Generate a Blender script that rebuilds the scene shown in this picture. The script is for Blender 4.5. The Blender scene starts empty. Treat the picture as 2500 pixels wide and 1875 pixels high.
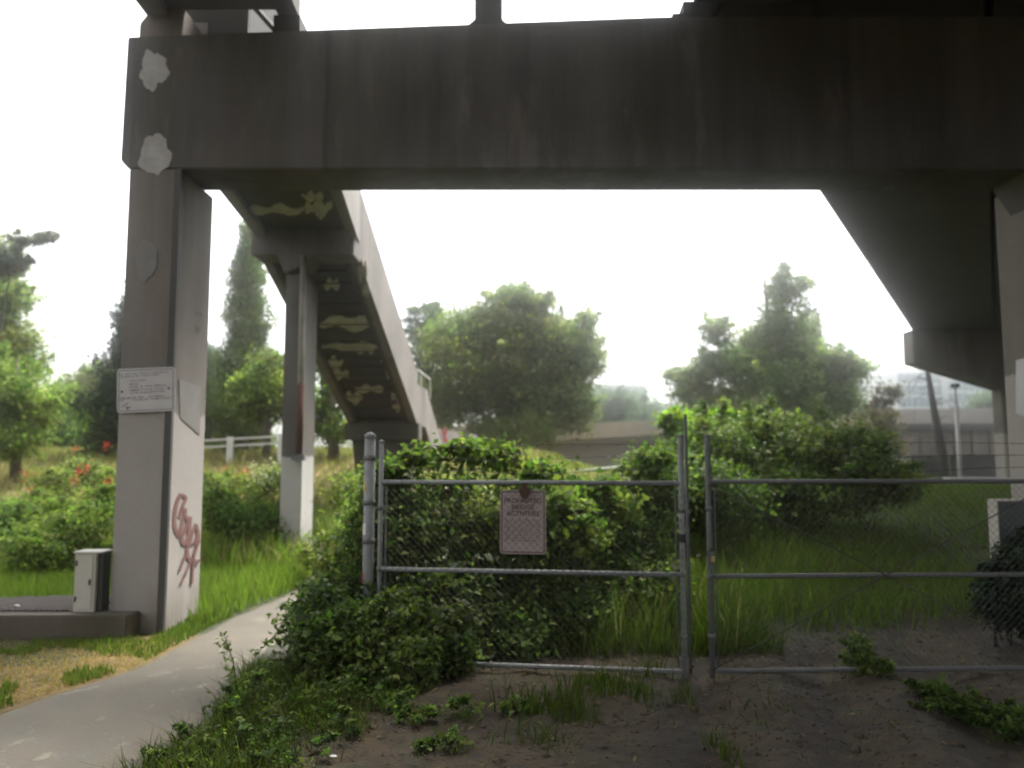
import bpy, bmesh, math, random
import numpy as np
from mathutils import Vector, Matrix
rnd = random.Random(7)
R = np.random.default_rng(11)
sc = bpy.context.scene
COL = sc.collection
EYE = 1.60
PITCH = math.radians(5.29)
F = 1950.0
cp, sp = math.cos(PITCH), math.sin(PITCH)

# ------------------------------------------------------------------ camera maths (for taking measurements off the photograph)
def at(px, py, Y):
    """world point at depth Y seen at source pixel px, py"""
    dx = (px - 1250) / F; v = (937.5 - py) / F
    d = cp - v * sp
    return Vector((dx / d * Y, Y, EYE + (sp + v * cp) / d * Y))
def gnd(px, py, z=0.0):
    dx = (px - 1250) / F; v = (937.5 - py) / F
    t = (sp + v * cp) / (cp - v * sp)
    return at(px, py, (z - EYE) / t)
def onX(px, py, X):
    """point on the vertical plane x = X"""
    dx = (px - 1250) / F; v = (937.5 - py) / F
    d = cp - v * sp
    return at(px, py, X / (dx / d))

# ------------------------------------------------------------------ object helpers
def link(o, parent=None):
    COL.objects.link(o)
    if parent is not None: o.parent = parent
    return o
def tag(o, label=None, cat=None, group=None, kind=None):
    if label: o['label'] = label
    if cat: o['category'] = cat
    if group: o['group'] = group
    if kind: o['kind'] = kind
    return o
def empty(name, label, cat, loc=(0, 0, 0), group=None, rz=0.0):
    o = bpy.data.objects.new(name, None); o.empty_display_size = .2
    link(o); o.location = loc; o.rotation_euler = (0, 0, rz)
    return tag(o, label, cat, group)
class MB:
    def __init__(s): s.v = []; s.f = []
    def add(s, vs, fs):
        k = len(s.v); s.v += [tuple(p) for p in vs]; s.f += [tuple(i + k for i in f) for f in fs]; return s
    def box(s, x0, x1, y0, y1, z0, z1):
        return s.add([(x0,y0,z0),(x1,y0,z0),(x1,y1,z0),(x0,y1,z0),(x0,y0,z1),(x1,y0,z1),(x1,y1,z1),(x0,y1,z1)],
                     [(0,3,2,1),(4,5,6,7),(0,1,5,4),(1,2,6,5),(2,3,7,6),(3,0,4,7)])
    def hexa(s, bot, top):
        return s.add(list(bot) + list(top), [(0,3,2,1),(4,5,6,7),(0,1,5,4),(1,2,6,5),(2,3,7,6),(3,0,4,7)])
    def prism_y(s, poly, y0, y1):
        n = len(poly)
        vs = [(x, y0, z) for x, z in poly] + [(x, y1, z) for x, z in poly]
        return s.add(vs, [tuple(range(n)), tuple(range(2*n-1, n-1, -1))] + [(i, i+n, (i+1) % n + n, (i+1) % n) for i in range(n)])
    def prism_z(s, poly, z0, z1):
        n = len(poly)
        vs = [(x, y, z0) for x, y in poly] + [(x, y, z1) for x, y in poly]
        return s.add(vs, [tuple(range(n-1, -1, -1)), tuple(range(n, 2*n))] + [(i, (i+1) % n, (i+1) % n + n, i+n) for i in range(n)])
    def tube(s, pts, rad, n=8, caps=True):
        pts = [Vector(p) for p in pts]
        if not hasattr(rad, '__len__'): rad = [rad] * len(pts)
        k = len(s.v); up = Vector((.31, .17, .93)).normalized()
        for i, p in enumerate(pts):
            d = (pts[min(i+1, len(pts)-1)] - pts[max(i-1, 0)]).normalized()
            a = d.cross(up)
            if a.length < .1: a = d.cross(Vector((1, 0, 0)))
            a.normalize(); b = d.cross(a)
            for j in range(n):
                t = 2 * math.pi * j / n
                s.v.append(tuple(p + (a * math.cos(t) + b * math.sin(t)) * rad[i]))
        for i in range(len(pts) - 1):
            for j in range(n):
                s.f.append((k+i*n+j, k+i*n+(j+1) % n, k+(i+1)*n+(j+1) % n, k+(i+1)*n+j))
        if caps:
            s.f.append(tuple(k+j for j in range(n-1, -1, -1))); q = k+(len(pts)-1)*n
            s.f.append(tuple(q+j for j in range(n)))
        return s
    def build(s, name, mat, parent=None, smooth=False, bevel=0):
        me = bpy.data.meshes.new(name); me.from_pydata(s.v, [], s.f); me.update()
        bm = bmesh.new(); bm.from_mesh(me); bmesh.ops.recalc_face_normals(bm, faces=bm.faces)
        if bevel: bmesh.ops.bevel(bm, geom=[e for e in bm.edges if e.is_manifold and e.calc_face_angle(0) > .5], offset=bevel, segments=2, affect='EDGES', clamp_overlap=True)
        bm.to_mesh(me); bm.free()
        if smooth: me.shade_smooth()
        me.materials.append(mat)
        o = bpy.data.objects.new(name, me)
        return link(o, parent)
def npmesh(name, verts, faces, nside, mat, parent=None, tint=None, attr='tint', matidx=None):
    me = bpy.data.meshes.new(name)
    nf = len(faces)
    me.vertices.add(len(verts)); me.vertices.foreach_set('co', np.ascontiguousarray(verts, np.float32).ravel())
    me.loops.add(nf * nside); me.loops.foreach_set('vertex_index', np.ascontiguousarray(faces, np.int32).ravel())
    me.polygons.add(nf); me.polygons.foreach_set('loop_start', np.arange(0, nf*nside, nside, dtype=np.int32))
    me.update(calc_edges=True)
    if tint is not None:
        a = me.color_attributes.new(attr, 'FLOAT_COLOR', 'POINT')
        a.data.foreach_set('color', np.ascontiguousarray(np.concatenate([tint, np.ones((len(tint), 1))], 1), np.float32).ravel())
    me.materials.append(mat)
    return link(bpy.data.objects.new(name, me), parent)

# ------------------------------------------------------------------ materials
def newmat(name):
    m = bpy.data.materials.new(name); m.use_nodes = True
    nt = m.node_tree; b = nt.nodes['Principled BSDF']
    return m, nt, b
def N(nt, t, **kw):
    n = nt.nodes.new(t)
    for k, v in kw.items():
        if k.startswith('i_'): n.inputs[k[2:].replace('_', ' ')].default_value = v
        else: setattr(n, k, v)
    return n
def mixc(nt, fac, a, b, mode='MIX'):
    n = nt.nodes.new('ShaderNodeMix'); n.data_type = 'RGBA'; n.blend_type = mode
    for s, v in ((n.inputs[0], fac), (n.inputs[6], a), (n.inputs[7], b)):
        if isinstance(v, bpy.types.NodeSocket): nt.links.new(v, s)
        elif isinstance(v, (tuple, list)): s.default_value = tuple(v) + ((1,) if len(v) == 3 else ())
        else: s.default_value = v
    return n.outputs[2]
def ramp(nt, src, lo, hi, a=0., b=1.):
    n = nt.nodes.new('ShaderNodeMapRange'); n.inputs[1].default_value = lo; n.inputs[2].default_value = hi
    n.inputs[3].default_value = a; n.inputs[4].default_value = b
    nt.links.new(src, n.inputs[0]); return n.outputs[0]
def noise(nt, co, scale, detail=6, rough=.6, stretch=None):
    n = N(nt, 'ShaderNodeTexNoise'); n.inputs['Scale'].default_value = scale; n.inputs['Detail'].default_value = detail
    n.inputs['Roughness'].default_value = rough
    if stretch:
        mp = N(nt, 'ShaderNodeMapping'); mp.inputs['Scale'].default_value = stretch
        nt.links.new(co, mp.inputs[0]); co = mp.outputs[0]
    nt.links.new(co, n.inputs['Vector']); return n.outputs[0]
def bump(nt, b, h, strength=.3, dist=.02):
    n = N(nt, 'ShaderNodeBump'); n.inputs['Strength'].default_value = strength; n.inputs['Distance'].default_value = dist
    nt.links.new(h, n.inputs['Height']); nt.links.new(n.outputs[0], b.inputs['Normal'])
def geo(nt): return N(nt, 'ShaderNodeNewGeometry').outputs['Position']
def math2(nt, op, a, b):
    n = N(nt, 'ShaderNodeMath', operation=op)
    for s, v in ((n.inputs[0], a), (n.inputs[1], b)):
        if isinstance(v, bpy.types.NodeSocket): nt.links.new(v, s)
        else: s.default_value = v
    return n.outputs[0]

def concrete(name, base=(.17, .155, .14), dark=(.055, .048, .042), moss=None, paint=None, paint_z=2.05, light=None, streak=1.0, joints=False):
    base = tuple(v * .68 for v in base); dark = tuple(v * .62 for v in dark); moss = moss and tuple(v * .65 for v in moss); paint = paint and tuple(v * .72 for v in paint); light = light and tuple(v * .66 for v in light)
    m, nt, b = newmat(name); P = geo(nt)
    big = noise(nt, P, .9, 5); st = noise(nt, P, 1.6, 5, .65, (2.6, 2.6, .18)); fine = noise(nt, P, 22, 6, .7)
    sm = math2(nt, 'MULTIPLY', ramp(nt, st, .38, .72, 0, .95 * streak), ramp(nt, noise(nt, P, .55, 3), .35, .65, .25, 1))
    c = mixc(nt, sm, base, dark)
    leak = noise(nt, P, 1.0, 7, .75, (3.5, 3.5, .1)); c = mixc(nt, ramp(nt, leak, .6, .66, 0, .6 * streak), c, tuple(x * .55 for x in dark))
    c = mixc(nt, ramp(nt, noise(nt, P, 1.4, 5, .6, (1, 1, .5)), .55, .7, 0, .35), c, (base[0] * .95, base[1] * .72, base[2] * .6))
    c = mixc(nt, ramp(nt, big, .45, .75, 0, .55), c, dark)
    if light: c = mixc(nt, ramp(nt, noise(nt, P, 2.2, 6, .62, (1.4, 1.4, .35)), .58, .66, 0, .8), c, light)
    if moss: c = mixc(nt, ramp(nt, noise(nt, P, 1.1, 5, .6, (1.3, 1.3, .35)), .5, .66, 0, .8), c, moss)
    c = mixc(nt, ramp(nt, fine, .3, .75, 0, .45), c, tuple(x * .62 for x in base))
    c = mixc(nt, ramp(nt, noise(nt, P, 38, 2, .5), .7, .74, 0, .7), c, tuple(x * .5 for x in dark))
    if paint:
        sep = N(nt, 'ShaderNodeSeparateXYZ'); nt.links.new(P, sep.inputs[0])
        wob = ramp(nt, noise(nt, P, 5, 4), .3, .7, -.03, .03)
        zz = math2(nt, 'ADD', sep.outputs[2], wob)
        pc = mixc(nt, ramp(nt, noise(nt, P, 3, 6), .42, .75, 0, .45), paint, tuple(x * .8 for x in paint))
        pc = mixc(nt, ramp(nt, fine, .45, .8, 0, .35), pc, tuple(x * .7 for x in paint))
        dirt = math2(nt, 'MULTIPLY', ramp(nt, sep.outputs[2], .5, .05, 0, 1), ramp(nt, st, .35, .65, .2, .9))
        pc = mixc(nt, dirt, pc, (.11, .095, .075))
        c = mixc(nt, ramp(nt, zz, paint_z + .012, paint_z - .012), c, pc)
    if joints:
        sp2 = N(nt, 'ShaderNodeSeparateXYZ'); nt.links.new(P, sp2.inputs[0])
        for ax, per_, off in ((0, 1.83, .31),):
            fr = math2(nt, 'FRACT', math2(nt, 'DIVIDE', math2(nt, 'ADD', sp2.outputs[ax], 20 + off), per_), 0)
            ln = math2(nt, 'MULTIPLY', math2(nt, 'LESS_THAN', fr, .011), .55); c = mixc(nt, ln, c, tuple(x * .8 for x in dark))
    nt.links.new(c, b.inputs['Base Color']); b.inputs['Roughness'].default_value = .88
    bump(nt, b, math2(nt, 'ADD', fine, math2(nt, 'MULTIPLY', st, .6)), .35, .01)
    return m
def plain(name, col, rough=.6, metal=0., var=.25, scale=8, spec=None, bumpy=0):
    col = tuple(v * .68 for v in col)
    m, nt, b = newmat(name); P = geo(nt)
    n1 = noise(nt, P, scale, 5); n2 = noise(nt, P, scale * 6, 4)
    c = mixc(nt, ramp(nt, n1, .4, .7, 0, var * 2), col, tuple(x * .55 for x in col))
    c = mixc(nt, ramp(nt, n2, .5, .75, 0, var), c, tuple(min(1, x * 1.35) for x in col))
    nt.links.new(c, b.inputs['Base Color']); b.inputs['Roughness'].default_value = rough; b.inputs['Metallic'].default_value = metal
    if bumpy: bump(nt, b, n2, bumpy, .005)
    return m
def leafmat(name, rough=.5, trans=.35, gloss=.5):
    m, nt, b = newmat(name)
    a = N(nt, 'ShaderNodeAttribute', attribute_name='tint')
    nt.links.new(a.outputs['Color'], b.inputs['Base Color']); b.inputs['Roughness'].default_value = rough
    b.inputs['Specular IOR Level'].default_value = gloss
    t = N(nt, 'ShaderNodeBsdfTranslucent')
    mul = mixc(nt, 1.0, a.outputs['Color'], (.95, 1.25, .6), 'MULTIPLY'); nt.links.new(mul, t.inputs[0])
    mx = N(nt, 'ShaderNodeMixShader'); mx.inputs[0].default_value = trans
    nt.links.new(b.outputs[0], mx.inputs[1]); nt.links.new(t.outputs[0], mx.inputs[2])
    nt.links.new(mx.outputs[0], nt.nodes['Material Output'].inputs[0])
    return m
M = {}
M['conc'] = concrete('weathered_concrete', (.215, .185, .16), (.05, .04, .035), moss=(.095, .083, .04), light=(.24, .21, .19))
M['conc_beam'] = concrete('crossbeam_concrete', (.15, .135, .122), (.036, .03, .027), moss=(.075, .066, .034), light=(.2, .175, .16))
M['conc_col'] = concrete('painted_column_concrete', (.235, .205, .18), (.1, .087, .075), paint=(.38, .35, .325), paint_z=2.02, streak=.8)
M['conc_colr'] = concrete('right_column_concrete', (.2, .18, .145), (.09, .08, .06), paint=(.36, .335, .29), paint_z=2.45, streak=.9)
M['conc_pier'] = concrete('stair_pier_concrete', (.17, .16, .14), (.05, .045, .04), paint=(.5, .485, .46), paint_z=1.62)
M['conc_dark'] = concrete('dark_soffit_concrete', (.055, .05, .043), (.02, .018, .016), streak=.7)  # very dark concrete for soffits, post, bearing blocks and walkway
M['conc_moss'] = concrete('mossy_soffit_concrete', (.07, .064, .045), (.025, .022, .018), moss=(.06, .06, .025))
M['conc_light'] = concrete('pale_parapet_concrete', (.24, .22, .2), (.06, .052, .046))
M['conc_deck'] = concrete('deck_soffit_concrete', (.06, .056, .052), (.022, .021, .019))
M['conc_ramp'] = concrete('beige_ramp_concrete', (.66, .58, .5), (.4, .35, .3), streak=.5)
M['conc_rampd'] = concrete('grey_ramp_concrete', (.36, .33, .31), (.24, .21, .2), streak=.6)
M['conc_slab'] = concrete('old_slab_concrete', (.15, .12, .09), (.045, .035, .028), moss=(.05, .05, .02))
M['efflo'] = plain('lime_deposit', (.56, .54, .5), .95, var=.45, scale=7, bumpy=.6)
M['patch'] = plain('pale_patch_paint', (.5, .48, .46), .9, var=.3, scale=7)
M['patch_old'] = plain('faded_paint_and_lit_patch', (.235, .225, .21), .9, var=.2, scale=7)
M['galv'] = plain('galvanised_steel', (.3, .31, .31), .68, .25, .3, 14, bumpy=.1)
M['galv_dark'] = plain('dull_galvanised_steel', (.17, .175, .17), .72, .25, .3, 14, bumpy=.1)
M['wire'] = plain('old_wire', (.08, .078, .072), .6, .5, .2, 20)
M['rust'] = plain('rusted_iron', (.1, .045, .028), .9, .1, .4, 18, bumpy=.3)
M['rustpipe'] = plain('rusty_flaking_pipe_paint', (.3, .27, .23), .8, .1, .5, 5, bumpy=.3)
M['signw'] = plain('white_sign_and_lit_wall', (.55, .53, .52), .5, 0, .1, 6)
M['signp'] = plain('pinkish_sign_enamel', (.48, .40, .38), .55, 0, .18, 9)
M['ink'] = plain('dark_sign_ink', (.17, .16, .165), .7, 0, .2, 20)
M['brownink'] = plain('brown_sign_ink', (.17, .085, .075), .7, 0, .2, 20)
M['graffiti'] = plain('red_brown_spray_paint', (.2, .085, .075), .8, 0, .3, 30)
M['redspray'] = plain('red_spray_paint', (.55, .03, .04), .7, 0, .2, 3)
M['cab'] = plain('beige_cabinet_paint', (.55, .52, .45), .6, 0, .12, 5)
M['cabtop'] = plain('pale_cabinet_lid', (.6, .58, .52), .6, 0, .1, 5)
M['black'] = plain('black_metal_and_shade', (.03, .028, .025), .7, .1, .3, 12)  # plain black, also put in for shade beside cabinet and under viaduct
M['strip'] = plain('dark_grey_strip', (.06, .057, .05), .7, .1, .2, 6)
M['brass'] = plain('tarnished_brass', (.45, .36, .15), .4, .8, .2, 20)
M['darkcab'] = plain('dark_panel_paint', (.035, .038, .042), .6, 0, .2, 6)
M['white'] = plain('white_fence_paint', (.66, .65, .62), .6, 0, .1, 4)
M['litter'] = plain('white_litter', (.75, .74, .72), .6, 0, .1, 30)
M['bark'] = plain('grey_brown_bark', (.1, .075, .055), .95, 0, .4, 9, bumpy=.5)
M['darkbark'] = plain('dark_bark', (.05, .042, .035), .95, 0, .4, 9, bumpy=.5)
M['glass'] = plain('blue_green_glass', (.08, .16, .21), .25, 0, .2, .2)
M['glass2'] = plain('pale_blue_glass', (.12, .21, .29), .25, 0, .2, .2)
M['facade'] = plain('pale_office_cladding', (.75, .77, .78), .6, 0, .1, .3)
M['redroof'] = plain('terracotta_roof_panel', (.45, .2, .13), .7, 0, .1, .5)
M['stone'] = plain('flat_grey_rock', (.16, .155, .15), .9, 0, .4, 6, bumpy=.5)
M['yellow'] = plain('yellow_sticker', (.7, .5, .03), .6, 0, .1, 10)
M['redtape'] = plain('red_tape', (.45, .03, .03), .6, 0, .1, 10)
M['grate'] = plain('steel_grating', (.2, .17, .155), .65, .3, .4, 8)
M['leaf'] = leafmat('leaf', .7, .5, .15); M['leaf_gloss'] = leafmat('glossy_leaf', .62, .45, .22); M['blade'] = leafmat('grass_blade', .7, .5, .12)
M['petal'] = leafmat('flower_petal', .7, .3, .2)

# ------------------------------------------------------------------ terrain
def ss(a, b, x):
    t = np.clip((np.asarray(x, float) - a) / (b - a), 0, 1); return t * t * (3 - 2 * t)
_W = [(R.normal(0, 1, 2), R.uniform(0, 6.3)) for _ in range(24)]
def nz(x, y, scale, k0=0, k=8):
    r = 0
    for (d, ph) in _W[k0:k0+k]: r = r + np.sin((d[0] * x + d[1] * y) * scale + ph)
    return r / k
PATH_L = [gnd(*p) for p in ((0, 1735), (330, 1632), (560, 1512), (740, 1437))]
PATH_R = [gnd(*p) for p in ((330, 1875), (500, 1765), (575, 1655), (690, 1570), (775, 1432))]
PL_y = [-12, 0, 3] + [p.y for p in PATH_L] + [11.5, 13, 16]; PL_x = [-3.6, -3.5, -3.4] + [p.x for p in PATH_L] + [-2.75, -3.3, -5.2]
PR_y = [-12, 0, 3] + [p.y for p in PATH_R] + [11.5, 13, 16]; PR_x = [-1.9, -1.9, -1.92] + [p.x for p in PATH_R] + [-2.35, -2.75, -4.2]
def pathmask(x, y, grow=0.):
    l = np.interp(y, PL_y, PL_x) - grow; r = np.interp(y, PR_y, PR_x) + grow
    return (x > l) & (x < r) & (y < 16)
def G(x, y):
    x = np.asarray(x, float); y = np.asarray(y, float)
    w = ss(0, 4.5, x)
    hL = 1.75 * ss(11.5, 27, y); hR = .95 * ss(8.6, 17, y) - 1.1 * ss(26, 38, y) * ss(9, 14, x)
    g = hL * (1 - w) + hR * w
    far = ss(12, 16, y)
    g = g + far * .06 * nz(x, y, .7)
    dirt = ss(-1.7, -.6, x) * (1 - ss(9, 12, y))
    rut = np.sin((x - .28 * (y - 6)) * 7.5) * ss(1.2, 1.9, x - .28 * (y - 6)) * (1 - ss(3.2, 4, x)) * (1 - ss(6.3, 7, y))
    g = g + dirt * (.018 * nz(x, y, 3.1) + .02 * nz(x, y, 8.5, 8) + .012 * nz(x, y, 21, 16)) + .045 * rut * dirt
    return g

def axis(segs):
    out = [np.arange(a, b, s) for a, b, s in segs]; return np.concatenate(out + [[segs[-1][1]]])
xs = axis([(-200, -60, 20), (-60, -16, 2), (-16, -5, .4), (-5, 5.5, .06), (5.5, 20, .4), (20, 60, 2), (60, 200, 20)])
ys = axis([(-60, -6, 4), (-6, 2.6, .5), (2.6, 9, .05), (9, 16, .15), (16, 45, .5), (45, 120, 5), (120, 200, 20)])
X, Y = np.meshgrid(xs, ys)
Z = G(X, Y)
nx, ny = len(xs), len(ys)
idx = np.arange(nx * ny).reshape(ny, nx)
faces = np.stack([idx[:-1, :-1], idx[:-1, 1:], idx[1:, 1:], idx[1:, :-1]], -1).reshape(-1, 4)
# cover masks: r = grass, g = straw, b = trodden verge
nn = nz(X, Y, 1.3) * .8 + nz(X, Y, 3.7, 8) * .5
verge = ss(-1.75, -1.25, X + .5 * nn) * (1 - ss(6.9, 8.2, Y + 1.3 * nn - 1.0 * ss(2.8, 4.4, X)))
grass = 1 - verge
lpath = np.interp(Y, PL_y, PL_x)
straw = np.clip(ss(.55, .2, np.abs(X - (lpath - .35)) + .35 * nn) * (Y < 7.4), 0, 1) + ss(13, 17, Y + 2 * nn) * (1 - ss(2, 7, X)) * .9
near_left = (X < lpath + .2) & (Y < 6.3)
straw = np.clip(straw + near_left * ss(-.1, .5, nn), 0, 1)
cov = np.stack([grass.ravel(), straw.ravel(), (ss(.42, .1, np.abs(X - np.interp(Y, PR_y, PR_x) - .12) + .25 * nn) * (Y > 3.9) * (Y < 6.9)).ravel()], 1)
mg, nt, b = newmat('ground_soil'); P = geo(nt)
a = N(nt, 'ShaderNodeAttribute', attribute_name='cover'); sep = N(nt, 'ShaderNodeSeparateColor'); nt.links.new(a.outputs['Color'], sep.inputs[0])
d1 = noise(nt, P, 1.7, 7, .65); d2 = noise(nt, P, 9, 7, .7); d3 = noise(nt, P, 45, 5, .7)
dc = mixc(nt, ramp(nt, d1, .38, .66), (.054, .032, .012), (.125, .088, .038))
dc = mixc(nt, ramp(nt, d2, .45, .62, 0, .85), dc, (.024, .016, .009))
dc = mixc(nt, ramp(nt, d3, .55, .75, 0, .6), dc, (.135, .105, .055))
dc = mixc(nt, ramp(nt, noise(nt, P, 2.6, 5, .7), .5, .66, 0, .65), dc, (.07, .085, .032))
spx = N(nt, 'ShaderNodeSeparateXYZ'); nt.links.new(P, spx.inputs[0])
rl = math2(nt, 'SUBTRACT', spx.outputs[0], math2(nt, 'MULTIPLY', math2(nt, 'SUBTRACT', spx.outputs[1], 6.), .28))
rs = math2(nt, 'SINE', math2(nt, 'ADD', math2(nt, 'MULTIPLY', rl, 7.5), math2(nt, 'MULTIPLY', d1, 3.)), 0)
rm = math2(nt, 'MULTIPLY', ramp(nt, rl, .3, 1.3), math2(nt, 'MULTIPLY', ramp(nt, rs, .1, -.7), ramp(nt, d2, .35, .6, .2, .8)))
dc = mixc(nt, rm, dc, (.022, .015, .01))  # dark stripes colour in the shade of the ruts
gc = mixc(nt, ramp(nt, d2, .35, .65), (.035, .06, .014), (.07, .075, .03))
stc = mixc(nt, ramp(nt, d2, .35, .68), (.36, .24, .09), (.2, .14, .05))
stf = math2(nt, 'MULTIPLY', sep.outputs[1], ramp(nt, d1, .32, .5))
c = mixc(nt, sep.outputs[0], dc, gc); c = mixc(nt, stf, c, stc); c = mixc(nt, math2(nt, 'MULTIPLY', sep.outputs[2], .9), c, mixc(nt, ramp(nt, d3, .4, .65), (.06, .058, .056), (.17, .165, .155)))
c = mixc(nt, 1.0, c, (.55, .53, .5), 'MULTIPLY')
nt.links.new(c, b.inputs['Base Color']); b.inputs['Roughness'].default_value = .95
bump(nt, b, math2(nt, 'ADD', d2, math2(nt, 'MULTIPLY', d3, .5)), 1.0, .05)
ground = npmesh('ground', np.stack([X.ravel(), Y.ravel(), Z.ravel()], 1), faces, 4, mg, tint=cov, attr='cover'); ground['kind'] = 'structure'
ground.data.shade_smooth()

# path: one sheet a little above the ground
mp_, nt, b = newmat('worn_asphalt'); P = geo(nt)
n1 = noise(nt, P, 1.1, 6, .6); n2 = noise(nt, P, 60, 4, .7); n3 = noise(nt, P, 4.2, 7, .68, (1, .6, 1))
c = mixc(nt, ramp(nt, n1, .35, .7), (.19, .168, .138), (.12, .105, .085))
c = mixc(nt, ramp(nt, n2, .4, .75, 0, .6), c, (.085, .077, .068)); c = mixc(nt, ramp(nt, n3, .58, .64, 0, .7), c, (.3, .285, .255)); c = mixc(nt, 1.0, c, (.4, .385, .345), 'MULTIPLY')
vo = N(nt, 'ShaderNodeTexVoronoi', feature='DISTANCE_TO_EDGE'); vo.inputs['Scale'].default_value = 1.1
wv = N(nt, 'ShaderNodeVectorMath', operation='ADD'); nv = N(nt, 'ShaderNodeTexNoise'); nv.inputs['Scale'].default_value = 4; nt.links.new(P, nv.inputs['Vector']); nt.links.new(P, wv.inputs[0]); nt.links.new(nv.outputs['Color'], wv.inputs[1]); nt.links.new(wv.outputs[0], vo.inputs['Vector'])
c = mixc(nt, math2(nt, 'MULTIPLY', ramp(nt, vo.outputs['Distance'], .02, .006), ramp(nt, n1, .45, .6, 0, .7)), c, (.03, .028, .024))
c = mixc(nt, ramp(nt, noise(nt, P, 2.3, 6, .7), .48, .66, 0, .65), c, (.05, .05, .04))
nt.links.new(c, b.inputs['Base Color']); b.inputs['Roughness'].default_value = .92; bump(nt, b, n2, .5, .006)
py_ = np.concatenate([np.arange(-12, 2, .5), np.arange(2, 16, .07)])
lx = np.interp(py_, PL_y, PL_x) + .05 * nz(py_, py_ * 0, 4.1) + .03 * nz(py_, py_ * 0, 11, 8)
rx = np.interp(py_, PR_y, PR_x) + .09 * nz(py_, py_ * 0 + 9, 3.3) + .05 * nz(py_, py_ * 0, 13, 8)
kx = 14; T = np.linspace(0, 1, kx)
PX = lx[:, None] + (rx - lx)[:, None] * T; PY = np.repeat(py_[:, None], kx, 1)
PZ = G(PX, PY) + .012
PZ[:, 0] -= .03; PZ[:, -1] -= .03
pi = np.arange(PX.size).reshape(PX.shape)
pf = np.stack([pi[:-1, :-1], pi[:-1, 1:], pi[1:, 1:], pi[1:, :-1]], -1).reshape(-1, 4)
path = npmesh('path', np.stack([PX.ravel(), PY.ravel(), PZ.ravel()], 1), pf, 4, mp_); path['kind'] = 'structure'

# ------------------------------------------------------------------ foliage tools
def unit(a): return a / np.maximum(np.linalg.norm(a, axis=1, keepdims=True), 1e-6)
def leaves(name, c, nrm, L, W, tint, mat, parent=None, droop=.3):
    n = len(c); tint = tint * (np.array([.9, .9, .95]) if 'petal' not in mat.name and 'flower' not in mat.name else 1)
    d = R.normal(0, 1, (n, 3)); d[:, 2] -= droop; d = d - nrm * (d * nrm).sum(1, keepdims=True); d = unit(d)
    s = np.cross(d, nrm); L = L[:, None]; W = W[:, None]
    v = np.stack([c - d * L * .5, c - d * L * .08 + s * W * .5 + nrm * W * .15, c + d * L * .5 - nrm * L * .12, c - d * L * .08 - s * W * .5 + nrm * W * .15], 1)
    f = np.arange(n * 4).reshape(n, 4)
    return npmesh(name, v.reshape(-1, 3), f, 4, mat, parent, np.repeat(tint, 4, 0))
def pal_tint(pal, n, k, var=.25):
    pal = np.array(pal); i = R.integers(0, len(pal), n); t = pal[i] * R.uniform(.75, 1.25, (n, 1))
    t = np.repeat(t, k, 0); return np.clip(t * R.uniform(1 - var, 1 + var, (n * k, 1)), .005, .9)
def clusters(lobes, n, shell=.5, ids=False):
    w = np.array([l[3] * l[4] + l[4] * l[5] + l[3] * l[5] for l in lobes]); i = R.choice(len(lobes), n, p=w / w.sum())
    lo = np.array([[*l[:6]] for l in lobes])[i]
    d = unit(R.normal(0, 1, (n, 3))); r = R.uniform(0, 1, (n, 1)) ** shell
    r = r * (1 + .14 * np.sin(d[:, :1] * 7 + i[:, None]) * np.cos(d[:, 2:] * 6 + d[:, 1:2] * 5))
    return (lo[:, :3] + d * r * lo[:, 3:6], d, i) if ids else (lo[:, :3] + d * r * lo[:, 3:6], d)
def sublobes(lobes, k):
    out = []
    for l in lobes:
        l = np.array(l[:6]); out.append(tuple(l[:3]) + tuple(l[3:] * .8))
        for _ in range(k):
            d = R.normal(0, 1, 3); d[2] = d[2] * .8 + .15; d /= np.linalg.norm(d); f = R.uniform(.25, .55)
            out.append(tuple(l[:3] + d * l[3:] * R.uniform(.55, .85)) + tuple(l[3:] * f))
    return out
def foliage(name, lobes, ncl, per, size, spread, pal, mat='leaf', parent=None, shell=.5, aspect=.6, floor=True, upb=.7, droop=.3, zs=.7, split=5, extra=()):
    if split: lobes = sublobes(lobes, split)
    c, d, li = clusters(lobes, ncl, shell, True)
    ltint = R.uniform(.75, 1.3, (len(lobes), 1)) * np.stack([R.uniform(.85, 1.2, len(lobes)), np.ones(len(lobes)), R.uniform(.8, 1.1, len(lobes))], 1)
    if floor:
        g = G(c[:, 0], c[:, 1]); keep = c[:, 2] > g + .02; c, d, li = c[keep], d[keep], li[keep]
    sp_ = np.full(len(c), spread)
    if len(extra):
        ex = np.array(extra); c = np.concatenate([c, ex[:, :3]]); d = np.concatenate([d, np.tile([0, 0, 1.], (len(ex), 1))]); li = np.concatenate([li, R.integers(0, len(lobes), len(ex))]); sp_ = np.concatenate([sp_, ex[:, 3]])
    n = len(c)
    P_ = np.repeat(c, per, 0) + R.normal(0, 1, (n * per, 3)) * np.repeat(sp_, per)[:, None] * np.array([1, 1, zs])
    nr = unit(np.repeat(d, per, 0) * .8 + R.normal(0, .75, (n * per, 3)) + np.array([0, 0, upb]))
    L = size * R.uniform(.45, 1.05, n * per) * (1 + 1.1 * R.uniform(0, 1, n * per) ** 4)
    t = np.clip(pal_tint(pal, n, per) * np.repeat(ltint[li], per, 0), .004, .8)
    return leaves(name, P_, nr, L, L * aspect * R.uniform(.8, 1.2, n * per), t, M[mat], parent, droop)
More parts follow.
